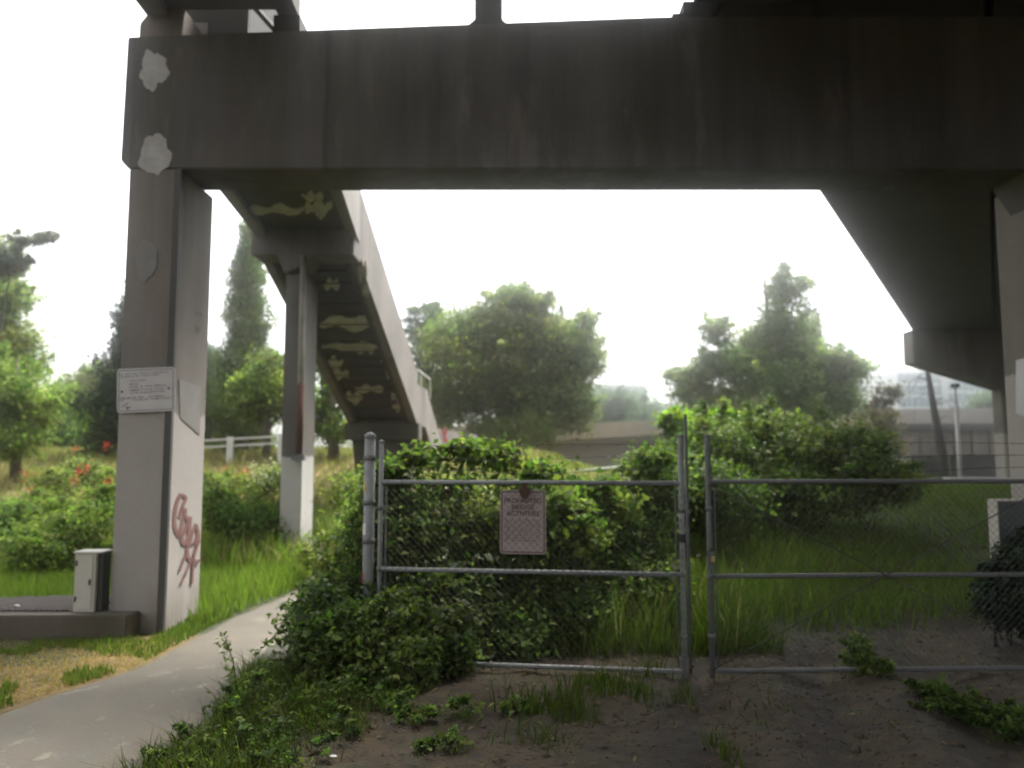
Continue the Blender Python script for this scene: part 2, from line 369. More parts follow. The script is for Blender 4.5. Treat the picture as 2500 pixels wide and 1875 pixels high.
def limb(mb, a, b_, r0, r1, n=6, wob=.08):
    a = Vector(a); b_ = Vector(b_); L = (b_ - a).length; pts = []
    for k in range(5):
        t = k / 4; p = a.lerp(b_, t)
        if 0 < k < 4: p += Vector((rnd.uniform(-1, 1), rnd.uniform(-1, 1), rnd.uniform(-.3, 1))) * wob * L
        pts.append(p)
    mb.tube(pts, [r0 + (r1 - r0) * k / 4 for k in range(5)], n)
def base_at(px, Y):
    x = at(px, 1118, Y).x; return Vector((x, Y, float(G(x, Y)) - .05))
GR = [(.115, .16, .035), (.085, .135, .03), (.15, .19, .05), (.06, .1, .026)]
GRD = [(.05, .08, .024), (.036, .06, .02), (.075, .11, .03)]
GRY = [(.165, .2, .05), (.135, .175, .045), (.215, .235, .07), (.1, .14, .036)]
GOLIVE = [(.14, .15, .055), (.11, .135, .045), (.19, .19, .08), (.085, .11, .04)]
GBLUE = [(.05, .08, .045), (.04, .065, .035), (.06, .09, .05)]
def lob(px, py, Y, rx, ry, rz):
    p = at(px, py, Y); return (p.x, p.y, p.z, rx, ry, rz)
def tree(name, label, lobes, trunk_px, Y, ncl, per, size, spread, pal, trunk_r=.2, shell=.5, cat='tree', group=None, limbs=True, droop=.4, bark='bark', mat='leaf'):
    b0 = base_at(trunk_px, Y); root = empty(name, label, cat, b0, group); inv = -b0
    lb = [(l[0] - b0.x, l[1] - b0.y, l[2] - b0.z, l[3], l[4], l[5]) for l in lobes]
    top = max(l[2] + l[5] * .4 for l in lb); cx = np.mean([l[0] for l in lb])
    mb = MB(); pts = [Vector((0, 0, 0)), Vector((cx * .1, 0, top * .35)), Vector((cx * .5, 0, top * .7)), Vector((cx, 0, top))]
    mb.tube(pts, [trunk_r * 1.25, trunk_r, trunk_r * .6, trunk_r * .15], 9)
    if limbs:
        for l in lb:
            h = min(max(l[2] * .45, .5), top * .8); t = h / top
            limb(mb, (cx * t * .6, 0, h), (l[0], l[1], l[2]), trunk_r * .5, trunk_r * .1)
            for q in range(3):
                dd = Vector((rnd.uniform(-1, 1) * l[3], rnd.uniform(-1, 1) * l[4], rnd.uniform(-.2, 1) * l[5])) * .75
                limb(mb, (l[0], l[1], l[2]), Vector(l[:3]) + dd, trunk_r * .14, trunk_r * .04, 5)
    sl = []
    for k in range(len(lb) * 7):
        l = lb[k % len(lb)]; d = Vector((rnd.gauss(0, 1), rnd.gauss(0, 1), rnd.gauss(.4, .8))).normalized()
        a_ = Vector(l[:3]) + Vector((d.x * l[3], d.y * l[4], d.z * l[5])) * .7; L_ = rnd.uniform(.35, .75) * (l[3] + l[5]) * .5
        e = a_ + (d * .8 + Vector((0, 0, .35))).normalized() * L_
        mb.tube([a_, e], [trunk_r * .07, trunk_r * .02], 4)
        for t in np.linspace(.1, 1, 8): p = a_.lerp(e, t); q_ = spread * (.75 - .45 * t); sl.append((p.x, p.y, p.z, q_, q_, q_))
    mb.build('trunk', M[bark], root, True)
    o = foliage('crown', lb, int(ncl * 1.5), per, size * .72, spread * 1.35, [tuple(v * 1.25 for v in c_) for c_ in pal], mat, root, shell + .2, floor=False, droop=droop, extra=sl)
    return root
def conifer(name, label, px, Y, ytop, ybot, rad, ncl, per, size, pal, group=None, pw=.8, cat='conifer'):
    b0 = base_at(px, Y); root = empty(name, label, cat, b0, group)
    zt = at(px, ytop, Y).z - b0.z; zb = max(at(px, ybot, Y).z - b0.z, .2)
    MB().tube([(0, 0, 0), (.02, 0, zt * .5), (0, 0, zt * .97)], [rad * .12 + .05, rad * .07 + .03, .02], 8).build('trunk', M['darkbark'], root, True)
    u = R.uniform(0, 1, ncl) ** .75; z = zt - (zt - zb) * u
    rr = rad * (u ** pw) * (1 + .18 * np.sin(z * 4.3 + 1) + .12 * np.sin(z * 9)); th = R.uniform(0, 6.283, ncl)
    rr = rr * (1 + .2 * np.sin(th * 3 + z * 1.7)) * R.uniform(.25, 1.05, ncl) ** .5 + .03
    c = np.stack([np.cos(th) * rr, np.sin(th) * rr, z], 1); d = np.stack([np.cos(th), np.sin(th), 0 * th + .2], 1)
    n = ncl; P_ = np.repeat(c, per, 0) + R.normal(0, 1, (n * per, 3)) * size * np.array([1.0, 1.0, 1.3])
    nr = unit(np.repeat(d, per, 0) + R.normal(0, .8, (n * per, 3))); L = size * R.uniform(.7, 1.5, n * per)
    leaves('crown', P_, nr, L, L * .45, pal_tint(pal, n, per), M['leaf'], root, .8)
    return root
def bush(name, label, lobes, ncl, per, size, spread, pal, group=None, cat='bush', mat='leaf', stems=10, shoots=None, **kw):
    b0 = Vector((np.mean([l[0] for l in lobes]), np.mean([l[1] for l in lobes]), 0)); b0.z = float(G(b0.x, b0.y))
    root = empty(name, label, cat, b0, group)
    mb = MB()
    for k in range(stems):
        l = lobes[k % len(lobes)]; x, y = l[0] + rnd.uniform(-.4, .4) * l[3], l[1] + rnd.uniform(-.4, .4) * l[4]
        g = float(G(x, y)); e = Vector((l[0] + rnd.uniform(-.9, .9) * l[3], l[1] + rnd.uniform(-.9, .9) * l[4], l[2] + rnd.uniform(0, .8) * l[5]))
        if e.z > g + .1: limb(mb, Vector((x, y, g - .03)) - b0, e - b0, .012, .004, 5, .12)
    kk = len(lobes) * 5 if shoots is None else shoots
    sl = []
    for k in range(kk):
        l = lobes[k % len(lobes)]; d = Vector((rnd.gauss(0, 1), rnd.gauss(0, 1), abs(rnd.gauss(0, 1)) * .9 + .25)).normalized()
        a_ = Vector(l[:3]) + Vector((d.x * l[3], d.y * l[4], d.z * l[5])) * .7; L_ = rnd.uniform(.3, .7) * (l[3] + l[5]) * .5
        e = a_ + d * L_ * .6 + Vector((d.x, d.y, d.z * .3)) * L_ * .5
        if e.z < float(G(e.x, e.y)): continue
        mid = a_ + d * L_ * .6
        mb.tube([a_ - b0, mid - b0, e - b0], [.006, .004, .002], 4)
        for t in np.linspace(.15, 1, 7): p = a_.lerp(mid, t * 2) if t < .5 else mid.lerp(e, t * 2 - 1); sl.append((p.x, p.y, p.z, spread * .35, spread * .35, spread * .3))
    mb.build('stems', M['darkbark'], root, True)
    kw['extra'] = sl
    o = foliage('leaves', lobes, ncl, per, size, spread, pal, mat, None, **kw)
    o.parent = root; o.matrix_parent_inverse = Matrix.Translation(-b0)
    return root
def blades(name, x, y, h, w, tint, mat='blade', parent=None, lean=.35, z=None):
    n = len(x); g = G(x, y) - .01 if z is None else z; tint = tint * np.array([.6, .62, .62])
    th = R.uniform(0, 6.283, n); s = np.stack([np.cos(th), np.sin(th), 0 * th], 1)
    ph = R.uniform(0, 6.283, n); ln = (h * lean * R.uniform(.2, 1.6, n))[:, None] * np.stack([np.cos(ph), np.sin(ph), 0 * ph], 1)
    b0 = np.stack([x, y, g], 1); H = h[:, None] * np.array([0, 0, 1.]); w = w[:, None] * .5
    v = np.stack([b0 - s * w, b0 + s * w, b0 + H * .55 + ln * .35 + s * w * .8, b0 + H * .55 + ln * .35 - s * w * .8, b0 + H + ln], 1)
    f0 = np.arange(n)[:, None] * 5
    f = np.concatenate([f0 + np.array([0, 1, 2]), f0 + np.array([0, 2, 3]), f0 + np.array([3, 2, 4])], 0)
    return npmesh(name, v.reshape(-1, 3), f, 3, M[mat], parent, np.repeat(tint, 5, 0))
def stuff(o): o['kind'] = 'stuff'; return o

# ------------------------------------------------------------------ concrete bent in the foreground
YF = 7.5
bent = empty('bridge_bent', 'big concrete portal frame with dark crossbeam over the gate and a pale painted left column', 'bridge pier', (-3.45, YF, 0))
def part(mb, name, mat, root, **kw):
    o = mb.build(name, mat, None, **kw); o.parent = root
    o.matrix_parent_inverse = Matrix.Translation(root.location).inverted(); return o
XL, XR = -3.70, -3.205
part(MB().box(XL, XR, YF, 8.35, -.3, 4.385), 'column', M['conc_col'], bent, bevel=.012)
part(MB().box(5.18, 6.1, YF, 8.37, -.3, 4.385), 'column', M['conc_colr'], bent, bevel=.015)['label'] = 'right column with olive stained upper part and cream painted base'
part(MB().prism_y([(-3.71, 4.385), (-3.79, 4.47), (-3.775, 5.72), (1.5, 5.93), (9.4, 5.93), (9.4, 4.385)], YF - .003, 8.14), 'crossbeam', M['conc_beam'], bent, bevel=.012)
part(MB().prism_y([(5.0, 4.387), (5.18, 4.387), (5.18, 4.1)], YF + .05, 8.1), 'haunch', M['conc_beam'], bent)
# dark grey strip down the column's corner
part(MB().box(XR - .05, XR + .014, YF - .018, YF + .03, -.1, 4.38), 'corner_strip', M['strip'], bent)
# stub post on top of the beam between the two sky gaps
part(MB().add(*(lambda: (lambda v: (v, [(0,3,2,1),(4,5,6,7),(0,1,5,4),(1,2,6,5),(2,3,7,6),(3,0,4,7),(4,5,9,8),(5,6,10,9),(6,7,11,10),(7,4,8,11),(8,9,10,11)]))(
    [(-.56,7.52,5.74),(.1,7.52,5.74),(.1,8.1,5.74),(-.56,8.1,5.74),(-.37,7.55,5.93),(-.1,7.55,5.93),(-.1,7.95,5.93),(-.37,7.95,5.93),(-.37,7.55,8.2),(-.1,7.55,8.2),(-.1,7.95,8.2),(-.37,7.95,8.2)]))()), 'post', M['conc_dark'], bent)
def blob(name, cx, cz, rx, rz, mat, seed, y=YF - .007, spike=.15, root=bent, n=160):
    q = random.Random(seed); ph = [q.uniform(0, 6.3) for _ in range(6)]
    ring = []
    for k in range(n):
        t = 2 * math.pi * k / n; r = 1 + spike * (math.sin(3 * t + ph[0]) * .5 + math.sin(5 * t + ph[1]) * .45 + math.sin(9 * t + ph[2]) * .3 + math.sin(17 * t + ph[3]) * .12 + math.sin(31 * t + ph[4]) * .08) + q.uniform(-.012, .012)
        ring.append((cx + rx * r * math.cos(t), cz + rz * r * math.sin(t)))
    return part(MB().prism_y(ring, y, y + .006), name, mat, root)
def pxf(px, py, Y=YF): p = at(px, py, Y); return p.x, p.z
x, z = pxf(376, 172); blob('paint_or_lit_patch', x, z, .135, .19, M['patch'], 3, spike=.2)
x, z = pxf(379, 378); blob('paint_or_lit_patch', x, z, .15, .2, M['patch'], 9, spike=.14)
x, z = pxf(358, 635); blob('paint_or_lit_patch', x, z, .1, .2, M['patch_old'], 21, spike=.1)
# buff paint square on the column's right face, and a faint stencil
pq = [onX(px, py, XR + .004) for px, py in ((436, 925), (490, 945), (487, 1062), (440, 1020))]
part(MB().hexa(pq, [p + Vector((.003, 0, 0)) for p in pq]), 'paint_or_lit_patch', M['patch_old'], bent)
def ribbon(mb, pts, w, X_, dep=.003):
    P2 = [Vector((p[0], p[1])) for p in pts]
    # smooth the polyline
    for _ in range(2):
        q = [P2[0]]
        for a_, b_ in zip(P2[:-1], P2[1:]): q += [a_.lerp(b_, .25), a_.lerp(b_, .75)]
        P2 = q + [P2[-1]]
    for i in range(len(P2) - 1):
        d = (P2[i+1] - P2[i]); 
        if d.length < 1e-6: continue
        n = Vector((-d.y, d.x)).normalized() * w * .5; e = d.normalized() * w * .2
        c4 = [onX(*(P2[i] - e + n), X_), onX(*(P2[i+1] + e + n), X_), onX(*(P2[i+1] + e - n), X_), onX(*(P2[i] - e - n), X_)]
        off = Vector((1e-4 * (i % 9), 0, 0)); mb.add([p + off for p in c4], [(0, 1, 2, 3)])
S6 = 6.38
def G6(pts): return [(400 + a_ / S6, 1180 + b_ / S6) for a_, b_ in pts]
strokes = [([(262, 175), (200, 290), (168, 480), (162, 640), (195, 760), (235, 840), (262, 760), (290, 600), (330, 480), (335, 400)], 7),
           ([(235, 180), (300, 190), (355, 225), (305, 330), (240, 530)], 6),
           ([(330, 490), (385, 570), (360, 690), (305, 800), (262, 820)], 6), ([(415, 525), (402, 700), (380, 850), (332, 965), (290, 930), (278, 830)], 6),
           ([(500, 640), (450, 760), (410, 890), (380, 960), (360, 1060), (385, 1180), (440, 1190), (480, 1090), (525, 960), (548, 800), (505, 650)], 6),
           ([(430, 950), (480, 930), (535, 790)], 5), ([(390, 980), (330, 1150), (240, 1370)], 4), ([(430, 1200), (370, 1330), (315, 1470), (270, 1550)], 4),
           ([(565, 880), (510, 1010), (470, 1150), (455, 1300), (440, 1560)], 4), ([(470, 1180), (515, 1250), (555, 1190)], 5)]
for k, (st_, w) in enumerate(strokes):
    mb = MB() if k == 0 else mb; ribbon(mb, G6(st_), w * 1.3, XR + .005 + .0009 * k)
part(mb, 'graffiti', M['graffiti'], bent)['label'] = 'red brown looping spray paint scrawl on the column side'
mb = MB()
for (x0, y0) in ((476, 762), (483, 760), (490, 764), (478, 795), (484, 800), (479, 806)):
    ribbon(mb, [(x0, y0), (x0 + 1, y0 + 9)], 2.2, XR + .005); ribbon(mb, [(x0, y0 + 4), (x0 + 5, y0 + 5)], 2, XR + .006)
part(mb, 'lettering', M['strip'], bent)

# ------------------------------------------------------------------ notice on the left column
def text_mesh(body, size, align='CENTER'):
    cu = bpy.data.curves.new('txt', 'FONT'); cu.body = body; cu.size = size; cu.align_x = align; cu.extrude = .0008; cu.offset = size * .018
    o = bpy.data.objects.new('txt', cu); COL.objects.link(o)
    bpy.context.view_layer.update()
    me = bpy.data.meshes.new_from_object(o.evaluated_get(bpy.context.evaluated_depsgraph_get()))
    bpy.data.objects.remove(o); return me
def rrect(w, h, r, n=5):
    out = []
    for cx, cz, a0 in ((w/2-r, h/2-r, 0), (-w/2+r, h/2-r, 90), (-w/2+r, -h/2+r, 180), (w/2-r, -h/2+r, 270)):
        for k in range(n + 1):
            t = math.radians(a0 + 90 * k / n); out.append((cx + r * math.cos(t), cz + r * math.sin(t)))
    return out
def border(w, h, r, t, y):
    a_ = rrect(w, h, r); b_ = rrect(w - 2*t, h - 2*t, max(r - t, .002)); n = len(a_)
    vs = [(p[0], y, p[1]) for p in a_] + [(p[0], y, p[1]) for p in b_]
    vs += [(p[0], y + .001, p[1]) for p in a_] + [(p[0], y + .001, p[1]) for p in b_]
    fs = []
    for i in range(n):
        j = (i + 1) % n; fs += [(i, j, n + j, n + i), (2*n + i, 3*n + i, 3*n + j, 2*n + j), (i, 2*n + i, 2*n + j, j), (n + i, n + j, 3*n + j, 3*n + i)]
    return MB().add(vs, fs)
def scribble(mb, x0, x1, z, h, y, q):
    """a row of worn, unreadable small print between x0 and x1"""
    x = x0
    while x < x1:
        w = h * q.uniform(.35, .6); k = q.random()
        if k < .75: mb.box(x, x + w * .45, y, y + .0008, z, z + h)
        if k > .25: mb.box(x + w * .3, x + w, y + .0001, y + .0008, z + h * q.choice((0, .42, .8)), z + h * q.choice((.45, .7, 1)) + h * .1)
        x += w + h * .18
y0s = YF - .03
pa, pb = at(287, 898, y0s), at(424, 1006, y0s)
W_, H_ = pb.x - pa.x, pa.z - pb.z
ns = empty('notice_sign', 'white rounded notice board with faded rows of print on the pale left column', 'sign', ((pa.x + pb.x) / 2 + .004, y0s, (pa.z + pb.z) / 2))
ns.rotation_euler = (0, math.radians(-2.2), 0)
MB().prism_y(rrect(W_, H_, .035), 0, .004).build('board', M['signw'], ns)
border(W_ - .03, H_ - .03, .022, .006, -.002).build('border', M['ink'], ns)
q = random.Random(5); mb = MB()
CX, CY = 900., 840.   # crop pixels of the board's centre
def cpx(a_): return (a_ - CX) / 1480 * W_ * 1.02
def cpz(b_): return -(b_ - CY) / 1240 * H_ * .98
rows = [(395, [(235, 310), (390, 480), (520, 660), (690, 730), (760, 960), (1000, 1090), (1130, 1450)]),
        (470, [(250, 300), (360, 480), (520, 720), (790, 920), (970, 1030), (1070, 1190)]), (595, [(500, 715), (750, 890)]), (690, [(480, 735)]),
        (775, [(490, 715), (750, 820), (880, 1060), (1110, 1400)]), (865, [(490, 730), (780, 800), (840, 1070), (1140, 1350)]),
        (950, [(500, 590), (630, 710), (750, 960), (1000, 1060), (1090, 1190), (1240, 1350)]),
        (1080, [(225, 390), (420, 510), (560, 660), (700, 850), (970, 1050), (1090, 1350)]), (1150, [(240, 330), (570, 820), (860, 930), (1040, 1210), (1280, 1480)])]
for zc, ws in rows:
    for a_, b_ in ws: scribble(mb, cpx(a_), cpx(b_), cpz(zc - (a_ - 235) * .035), .0135, -.0022, q)
mb.build('lettering', M['ink'], ns)
mb = MB(); mb.hexa([(cpx(310), -.002, cpz(1310)), (cpx(480), -.002, cpz(1190)), (cpx(480), -.001, cpz(1190)), (cpx(310), -.001, cpz(1310))], [(cpx(300), -.002, cpz(1290)), (cpx(440), -.002, cpz(1190)), (cpx(440), -.001, cpz(1190)), (cpx(300), -.001, cpz(1290))])
mb.box(cpx(390), cpx(520), -.002, -.001, cpz(1330), cpz(1300)); mb.box(cpx(420), cpx(460), -.0022, -.0012, cpz(1390), cpz(1325))
mb.build('emblem', M['ink'], ns)
for a_, b_ in ((300, 865), (1470, 820)): MB().tube([(cpx(a_), -.008, cpz(b_)), (cpx(a_), .004, cpz(b_))], .009, 8).build('bolt', M['strip'], ns)

# concrete slab with grating, cabinet and litter
sl = empty('concrete_slab', 'low stained concrete slab with a steel grating at the foot of the pale column', 'slab', (-5, 7.4, 0))
poly = [(-7.5, 7.26), (-3.42, 7.26), (-3.40, 7.49), (-3.72, 7.49), (-3.72, 8.38), (-7.5, 7.5)]
part(MB().prism_z(poly, -.2, .205), 'body', M['conc_slab'], sl, bevel=.012)
mb = MB()
for k in range(64):
    x = -6.9 + k * .048; yb = 7.55 + (x + 7.5) * .215
    mb.box(x, x + .018, 7.42, min(yb, 8.2), .208, .222)
for k in range(14):
    yy = 7.43 + k * .055
    xs0 = max(-6.9, -7.5 + (yy - 7.53) / .215); mb.box(xs0, -3.86, yy, yy + .012, .223, .229)
part(mb, 'grating', M['grate'], sl)
cb = empty('utility_cabinet', 'small beige metal cabinet standing on the slab against the left column', 'cabinet', (-3.86, 7.45, .205))
part(MB().box(-3.985, -3.79, 7.40, 7.58, .207, .735), 'body', M['cab'], cb, bevel=.006)
part(MB().box(-3.995, -3.735, 7.385, 7.6, .736, .75), 'lid', M['cabtop'], cb)
part(MB().box(-3.788, -3.74, 7.43, 7.57, .207, .734), 'gap_shade', M['black'], cb)  # black box painted in for the shade between cabinet and column
part(MB().box(-3.955, -3.82, 7.393, 7.3995, .24, .71), 'door', M['cab'], cb)
def litter(label, x, y, z, s, seed, name='paper_scrap', cat='litter', mat='litter'):
    q = random.Random(seed); n = 7
    ring = [(x + s * q.uniform(.6, 1.1) * math.cos(6.283 * k / n), y + s * .6 * q.uniform(.6, 1.1) * math.sin(6.283 * k / n), z + s * q.uniform(.05, .3)) for k in range(n)]
    o = MB().add(ring + [(x, y, z + s * .5), (x, y, z)], [(k, (k+1) % n, n) for k in range(n)] + [((k+1) % n, k, n+1) for k in range(n)]).build(name, M[mat])
    return tag(o, label, cat)
p = gnd(28, 1484, .235); litter('crumpled white scrap lying on the steel grating near the frame edge', p.x, 7.55, .232, .04, 1)
p = gnd(812, 1844); litter('small white scrap lying on the dark dirt below the weeds', p.x, p.y, float(G(p.x, p.y)), .025, 2)
p = gnd(640, 1690); p2 = litter('flat grey rock half hidden by weeds beside the path', p.x, p.y, float(G(p.x, p.y)) - .02, .16, 3, 'flat_rock', 'rock', 'stone')
p = gnd(600, 1655); litter('dark grey rock nearest the path edge under the trailing vine', p.x + .1, p.y + .1, float(G(p.x, p.y)) - .02, .2, 4, 'flat_rock', 'rock', 'stone')

part(MB().box(-3.845, -3.83, 7.385, 7.392, .45, .5), 'lock', M['black'], cb)
for zz in (.3, .62): part(MB().box(-3.972, -3.957, 7.387, 7.399, zz, zz + .05), 'hinge', M['strip'], cb)
# ------------------------------------------------------------------ footbridge stair
fs = empty('footbridge_stair', 'long concrete stair flight coming down behind the crossbeam on a slim pier', 'staircase', (-3.4, 12.8, 0))
def slab_run(A, B, wid, zlo0, zhi0, zlo1, zhi1, x0=None, x1=None):
    """box running from A(x,y) to B(x,y): x0..x1 offsets from the centre line"""
    x0 = -wid / 2 if x0 is None else x0; x1 = wid / 2 if x1 is None else x1
    return ([(A[0]+x0, A[1], zlo0), (A[0]+x1, A[1], zlo0), (B[0]+x1, B[1], zlo1), (B[0]+x0, B[1], zlo1)],
            [(A[0]+x0, A[1], zhi0), (A[0]+x1, A[1], zhi0), (B[0]+x1, B[1], zhi1), (B[0]+x0, B[1], zhi1)])
A0, A1, A2, A3, A4 = (-2.87, 8.18), (-3.37, 12.75), (-3.08, 19.0), (-3.02, 20.4), (-2.9, 25.5)
part(MB().hexa(*slab_run(A0, A1, 1.62, 5.28, 5.55, 5.28, 5.55)), 'landing', M['conc_moss'], fs)
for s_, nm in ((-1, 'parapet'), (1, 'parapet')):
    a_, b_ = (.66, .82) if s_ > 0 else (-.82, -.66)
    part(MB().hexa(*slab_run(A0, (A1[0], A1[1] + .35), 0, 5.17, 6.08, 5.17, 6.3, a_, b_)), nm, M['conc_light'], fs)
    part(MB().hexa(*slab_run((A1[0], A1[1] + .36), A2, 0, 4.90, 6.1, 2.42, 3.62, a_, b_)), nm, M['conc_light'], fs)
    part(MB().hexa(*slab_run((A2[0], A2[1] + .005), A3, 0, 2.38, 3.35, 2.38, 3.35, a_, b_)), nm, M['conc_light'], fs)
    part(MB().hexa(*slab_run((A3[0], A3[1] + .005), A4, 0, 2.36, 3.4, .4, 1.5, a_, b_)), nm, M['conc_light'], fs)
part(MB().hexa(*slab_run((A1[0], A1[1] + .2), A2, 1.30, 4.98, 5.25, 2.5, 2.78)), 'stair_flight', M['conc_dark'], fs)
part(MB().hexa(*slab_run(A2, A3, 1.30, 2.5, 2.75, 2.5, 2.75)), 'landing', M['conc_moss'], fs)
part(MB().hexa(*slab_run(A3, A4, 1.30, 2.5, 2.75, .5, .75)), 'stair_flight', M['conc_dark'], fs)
# treads on both flights
mb = MB()
for k in range(20):
    t = (k + .5) / 20; yy = A1[1] + .3 + (A2[1] - A1[1] - .3) * t; xx = A1[0] + (A2[0] - A1[0]) * t; zz = 5.25 + (2.78 - 5.25) * t
    mb.box(xx - .64, xx + .64, yy - .15, yy + .15, zz - .09, zz + .06)
part(mb, 'steps', M['conc_moss'], fs)
# stringers that frame the dark soffit
for a_, b_ in ((.57, .655), (-.655, -.57)):
    part(MB().hexa(*slab_run((A1[0], A1[1] + .45), A2, 0, 4.83, 4.99, 2.41, 2.52, a_, b_)), 'stringer', M['conc_moss'], fs)
for k in range(18):
    t = (k + .5) / 18; yy = A1[1] + .5 + (A2[1] - A1[1] - .6) * t; xx = A1[0] + (A2[0] - A1[0]) * t
    zz = 4.905 + (2.49 - 4.905) * (yy - 13.1) / (19. - 13.1)
    part(MB().box(xx - .57, xx + .57, yy - .025, yy + .025, zz - .028, zz + .06), 'rib', M['conc_dark'] if k % 3 else M['conc_moss'], fs)
# pale lime bands under the flight and landing
def under(px0, px1, py, hpx, land=False, seed=0):
    hpx *= 1.45
    q = random.Random(seed); n = 26; ring = []
    for k in range(n): ring.append((px0 + (px1 - px0) * k / (n - 1), py + (q.uniform(-.1, .1) - .5 * math.sin(math.pi * k / 25) ** .5 - .25 * math.sin(k * .55 + seed)) * hpx))
    for k in range(n - 1, -1, -1): ring.append((px0 + (px1 - px0) * k / (n - 1), py + hpx * (q.uniform(.5, .62) * math.sin(math.pi * k / 25) ** .4 + .25 * math.sin(k * .4 + 2 * seed))))
    out = []
    for px, py_ in ring:
        lo, hi = (8.3, 12.6) if land else (12.9, 19.0)
        for _ in range(40):
            mid = (lo + hi) / 2; z = at(px, py_, mid).z
            zs = 5.268 if land else 4.885 + (2.47 - 4.885) * (mid - 13.1) / (19. - 13.1) if True else 0
            if z > zs: hi = mid
            else: lo = mid
        p_ = at(px, py_, mid); out.append((p_.x, p_.y, zs))
    m_ = len(out)
    return part(MB().add([(a_, b_, c_) for a_, b_, c_ in out] + [(a_, b_, c_ + .012) for a_, b_, c_ in out],
        [tuple(range(m_)), tuple(range(2*m_ - 1, m_ - 1, -1))] + [(i, i + m_, (i+1) % m_ + m_, (i+1) % m_) for i in range(m_)]), 'lime_deposit', M['efflo'], fs)
for k, a_ in enumerate([(605, 745, 512, 14, True), (745, 812, 508, 24, True), (735, 790, 480, 12, True), (790, 830, 694, 16), (779, 925, 788, 20), (786, 938, 846, 11), (868, 915, 853, 12), (790, 838, 888, 18),
                        (800, 852, 915, 13), (866, 938, 950, 10), (835, 885, 972, 16), (930, 958, 880, 13), (942, 962, 911, 14), (955, 980, 968, 12), (958, 985, 994, 12), (873, 896, 660, 28), (885, 902, 708, 18)]):
    under(*a_[:4], land=len(a_) > 4, seed=k)
# pier under the upper landing
pc = MB().prism_y([(-4.2, 4.86), (-4.2, 5.275), (-2.55, 5.275), (-2.55, 4.86), (-3.2, 4.86), (-3.32, 4.7), (-3.65, 4.55), (-3.78, 4.86)], 12.6, 13.25)
part(pc, 'pier_cap', M['conc_pier'], fs, bevel=.01)
part(MB().box(-3.65, -3.32, 12.68, 13.45, -.3, 4.56), 'pier', M['conc_pier'], fs, bevel=.012)
dpx = at(735, 900, 12.6).x
part(MB().tube([(dpx, 12.6, 1.64), (dpx, 12.6, 4.85)], .05, 10), 'downpipe', M['rustpipe'], fs, smooth=True)
part(MB().tube([(dpx, 12.6, 1.66), (dpx + .004, 12.6, 2.75)], .056, 10), 'rusted_pipe_foot', M['rust'], fs, smooth=True)
part(MB().box(dpx - .1, dpx + .1, 12.53, 12.67, 1.56, 1.65), 'pipe_bracket', M['galv_dark'], fs)
# lower pier and cap
part(MB().box(-3.95, -2.2, 18.85, 19.5, 2.02, 2.42), 'pier_cap', M['conc_moss'], fs)
part(MB().prism_y([(-3.6, .5), (-3.8, 2.02), (-2.3, 2.02), (-2.5, .5)], 19.0, 19.4), 'pier', M['conc_moss'], fs)
mb = MB(); e0, e1 = at(1018, 902, 19.2), at(1050, 926, 20.3)
mb.tube([e0, e1, e1 - Vector((0, 0, .5))], .022, 6); mm = e0.lerp(e1, .3); mb.tube([mm, mm - Vector((0, 0, .35))], .018, 6)
part(mb, 'handrail', M['white'], fs)

# upper walkway that rests on the beam's left end
uw = empty('footbridge_walkway', 'dark concrete walkway deck resting on the left end of the crossbeam', 'footbridge', (-2.9, 7.6, 5.73))
ZW = 6.07
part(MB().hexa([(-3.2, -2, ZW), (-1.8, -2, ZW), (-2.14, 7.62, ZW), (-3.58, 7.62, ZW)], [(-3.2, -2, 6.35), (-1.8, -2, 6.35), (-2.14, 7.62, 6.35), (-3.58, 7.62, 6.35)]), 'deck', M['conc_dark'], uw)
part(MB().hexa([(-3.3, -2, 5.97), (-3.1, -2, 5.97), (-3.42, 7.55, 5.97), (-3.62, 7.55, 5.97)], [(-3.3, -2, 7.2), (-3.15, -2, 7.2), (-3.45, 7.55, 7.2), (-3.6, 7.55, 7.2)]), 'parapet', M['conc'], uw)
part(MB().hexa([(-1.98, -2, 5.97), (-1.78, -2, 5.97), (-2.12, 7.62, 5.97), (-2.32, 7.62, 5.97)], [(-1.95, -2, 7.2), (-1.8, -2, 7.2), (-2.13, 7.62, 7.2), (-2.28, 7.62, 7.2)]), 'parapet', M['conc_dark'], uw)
part(MB().prism_y([(-3.7, 5.715), (-3.28, 5.735), (-3.26, 6.06), (-3.58, 6.06), (-3.7, 5.9)], 7.57, 8.1), 'bearing_block', M['conc'], uw, bevel=.01)
part(MB().box(-2.36, -2.1, 7.54, 8.1, 5.77, 5.969), 'bearing_block', M['conc_dark'], uw)
ew0, ew1 = at(428, 50, 8.0), at(606, 50, 8.0)
part(MB().box(ew0.x, ew1.x, 8.0, 8.1, 5.74, 6.6), 'end_wall', M['conc_dark'], uw)
wa, wb_ = at(430, 56, 7.99), at(505, 100, 7.99)
part(MB().box(wa.x, wb_.x, 7.985, 7.998, 5.76, wa.z), 'paint_or_lit_patch', M['patch_old'], uw)  # pale patch stands in for light on the wall behind
bx0, bx1 = at(600, -8, 8.02), at(690, 94, 8.02)
part(MB().tube([bx0, bx1], .035, 4), 'brace', M['conc_dark'], uw)
part(MB().box(-3.5, -2.86, 9.5, 9.6, 5.56, 7.4), 'landing_wall', M['signw'], uw)  # white coat put in to brighten the shaded concrete wall

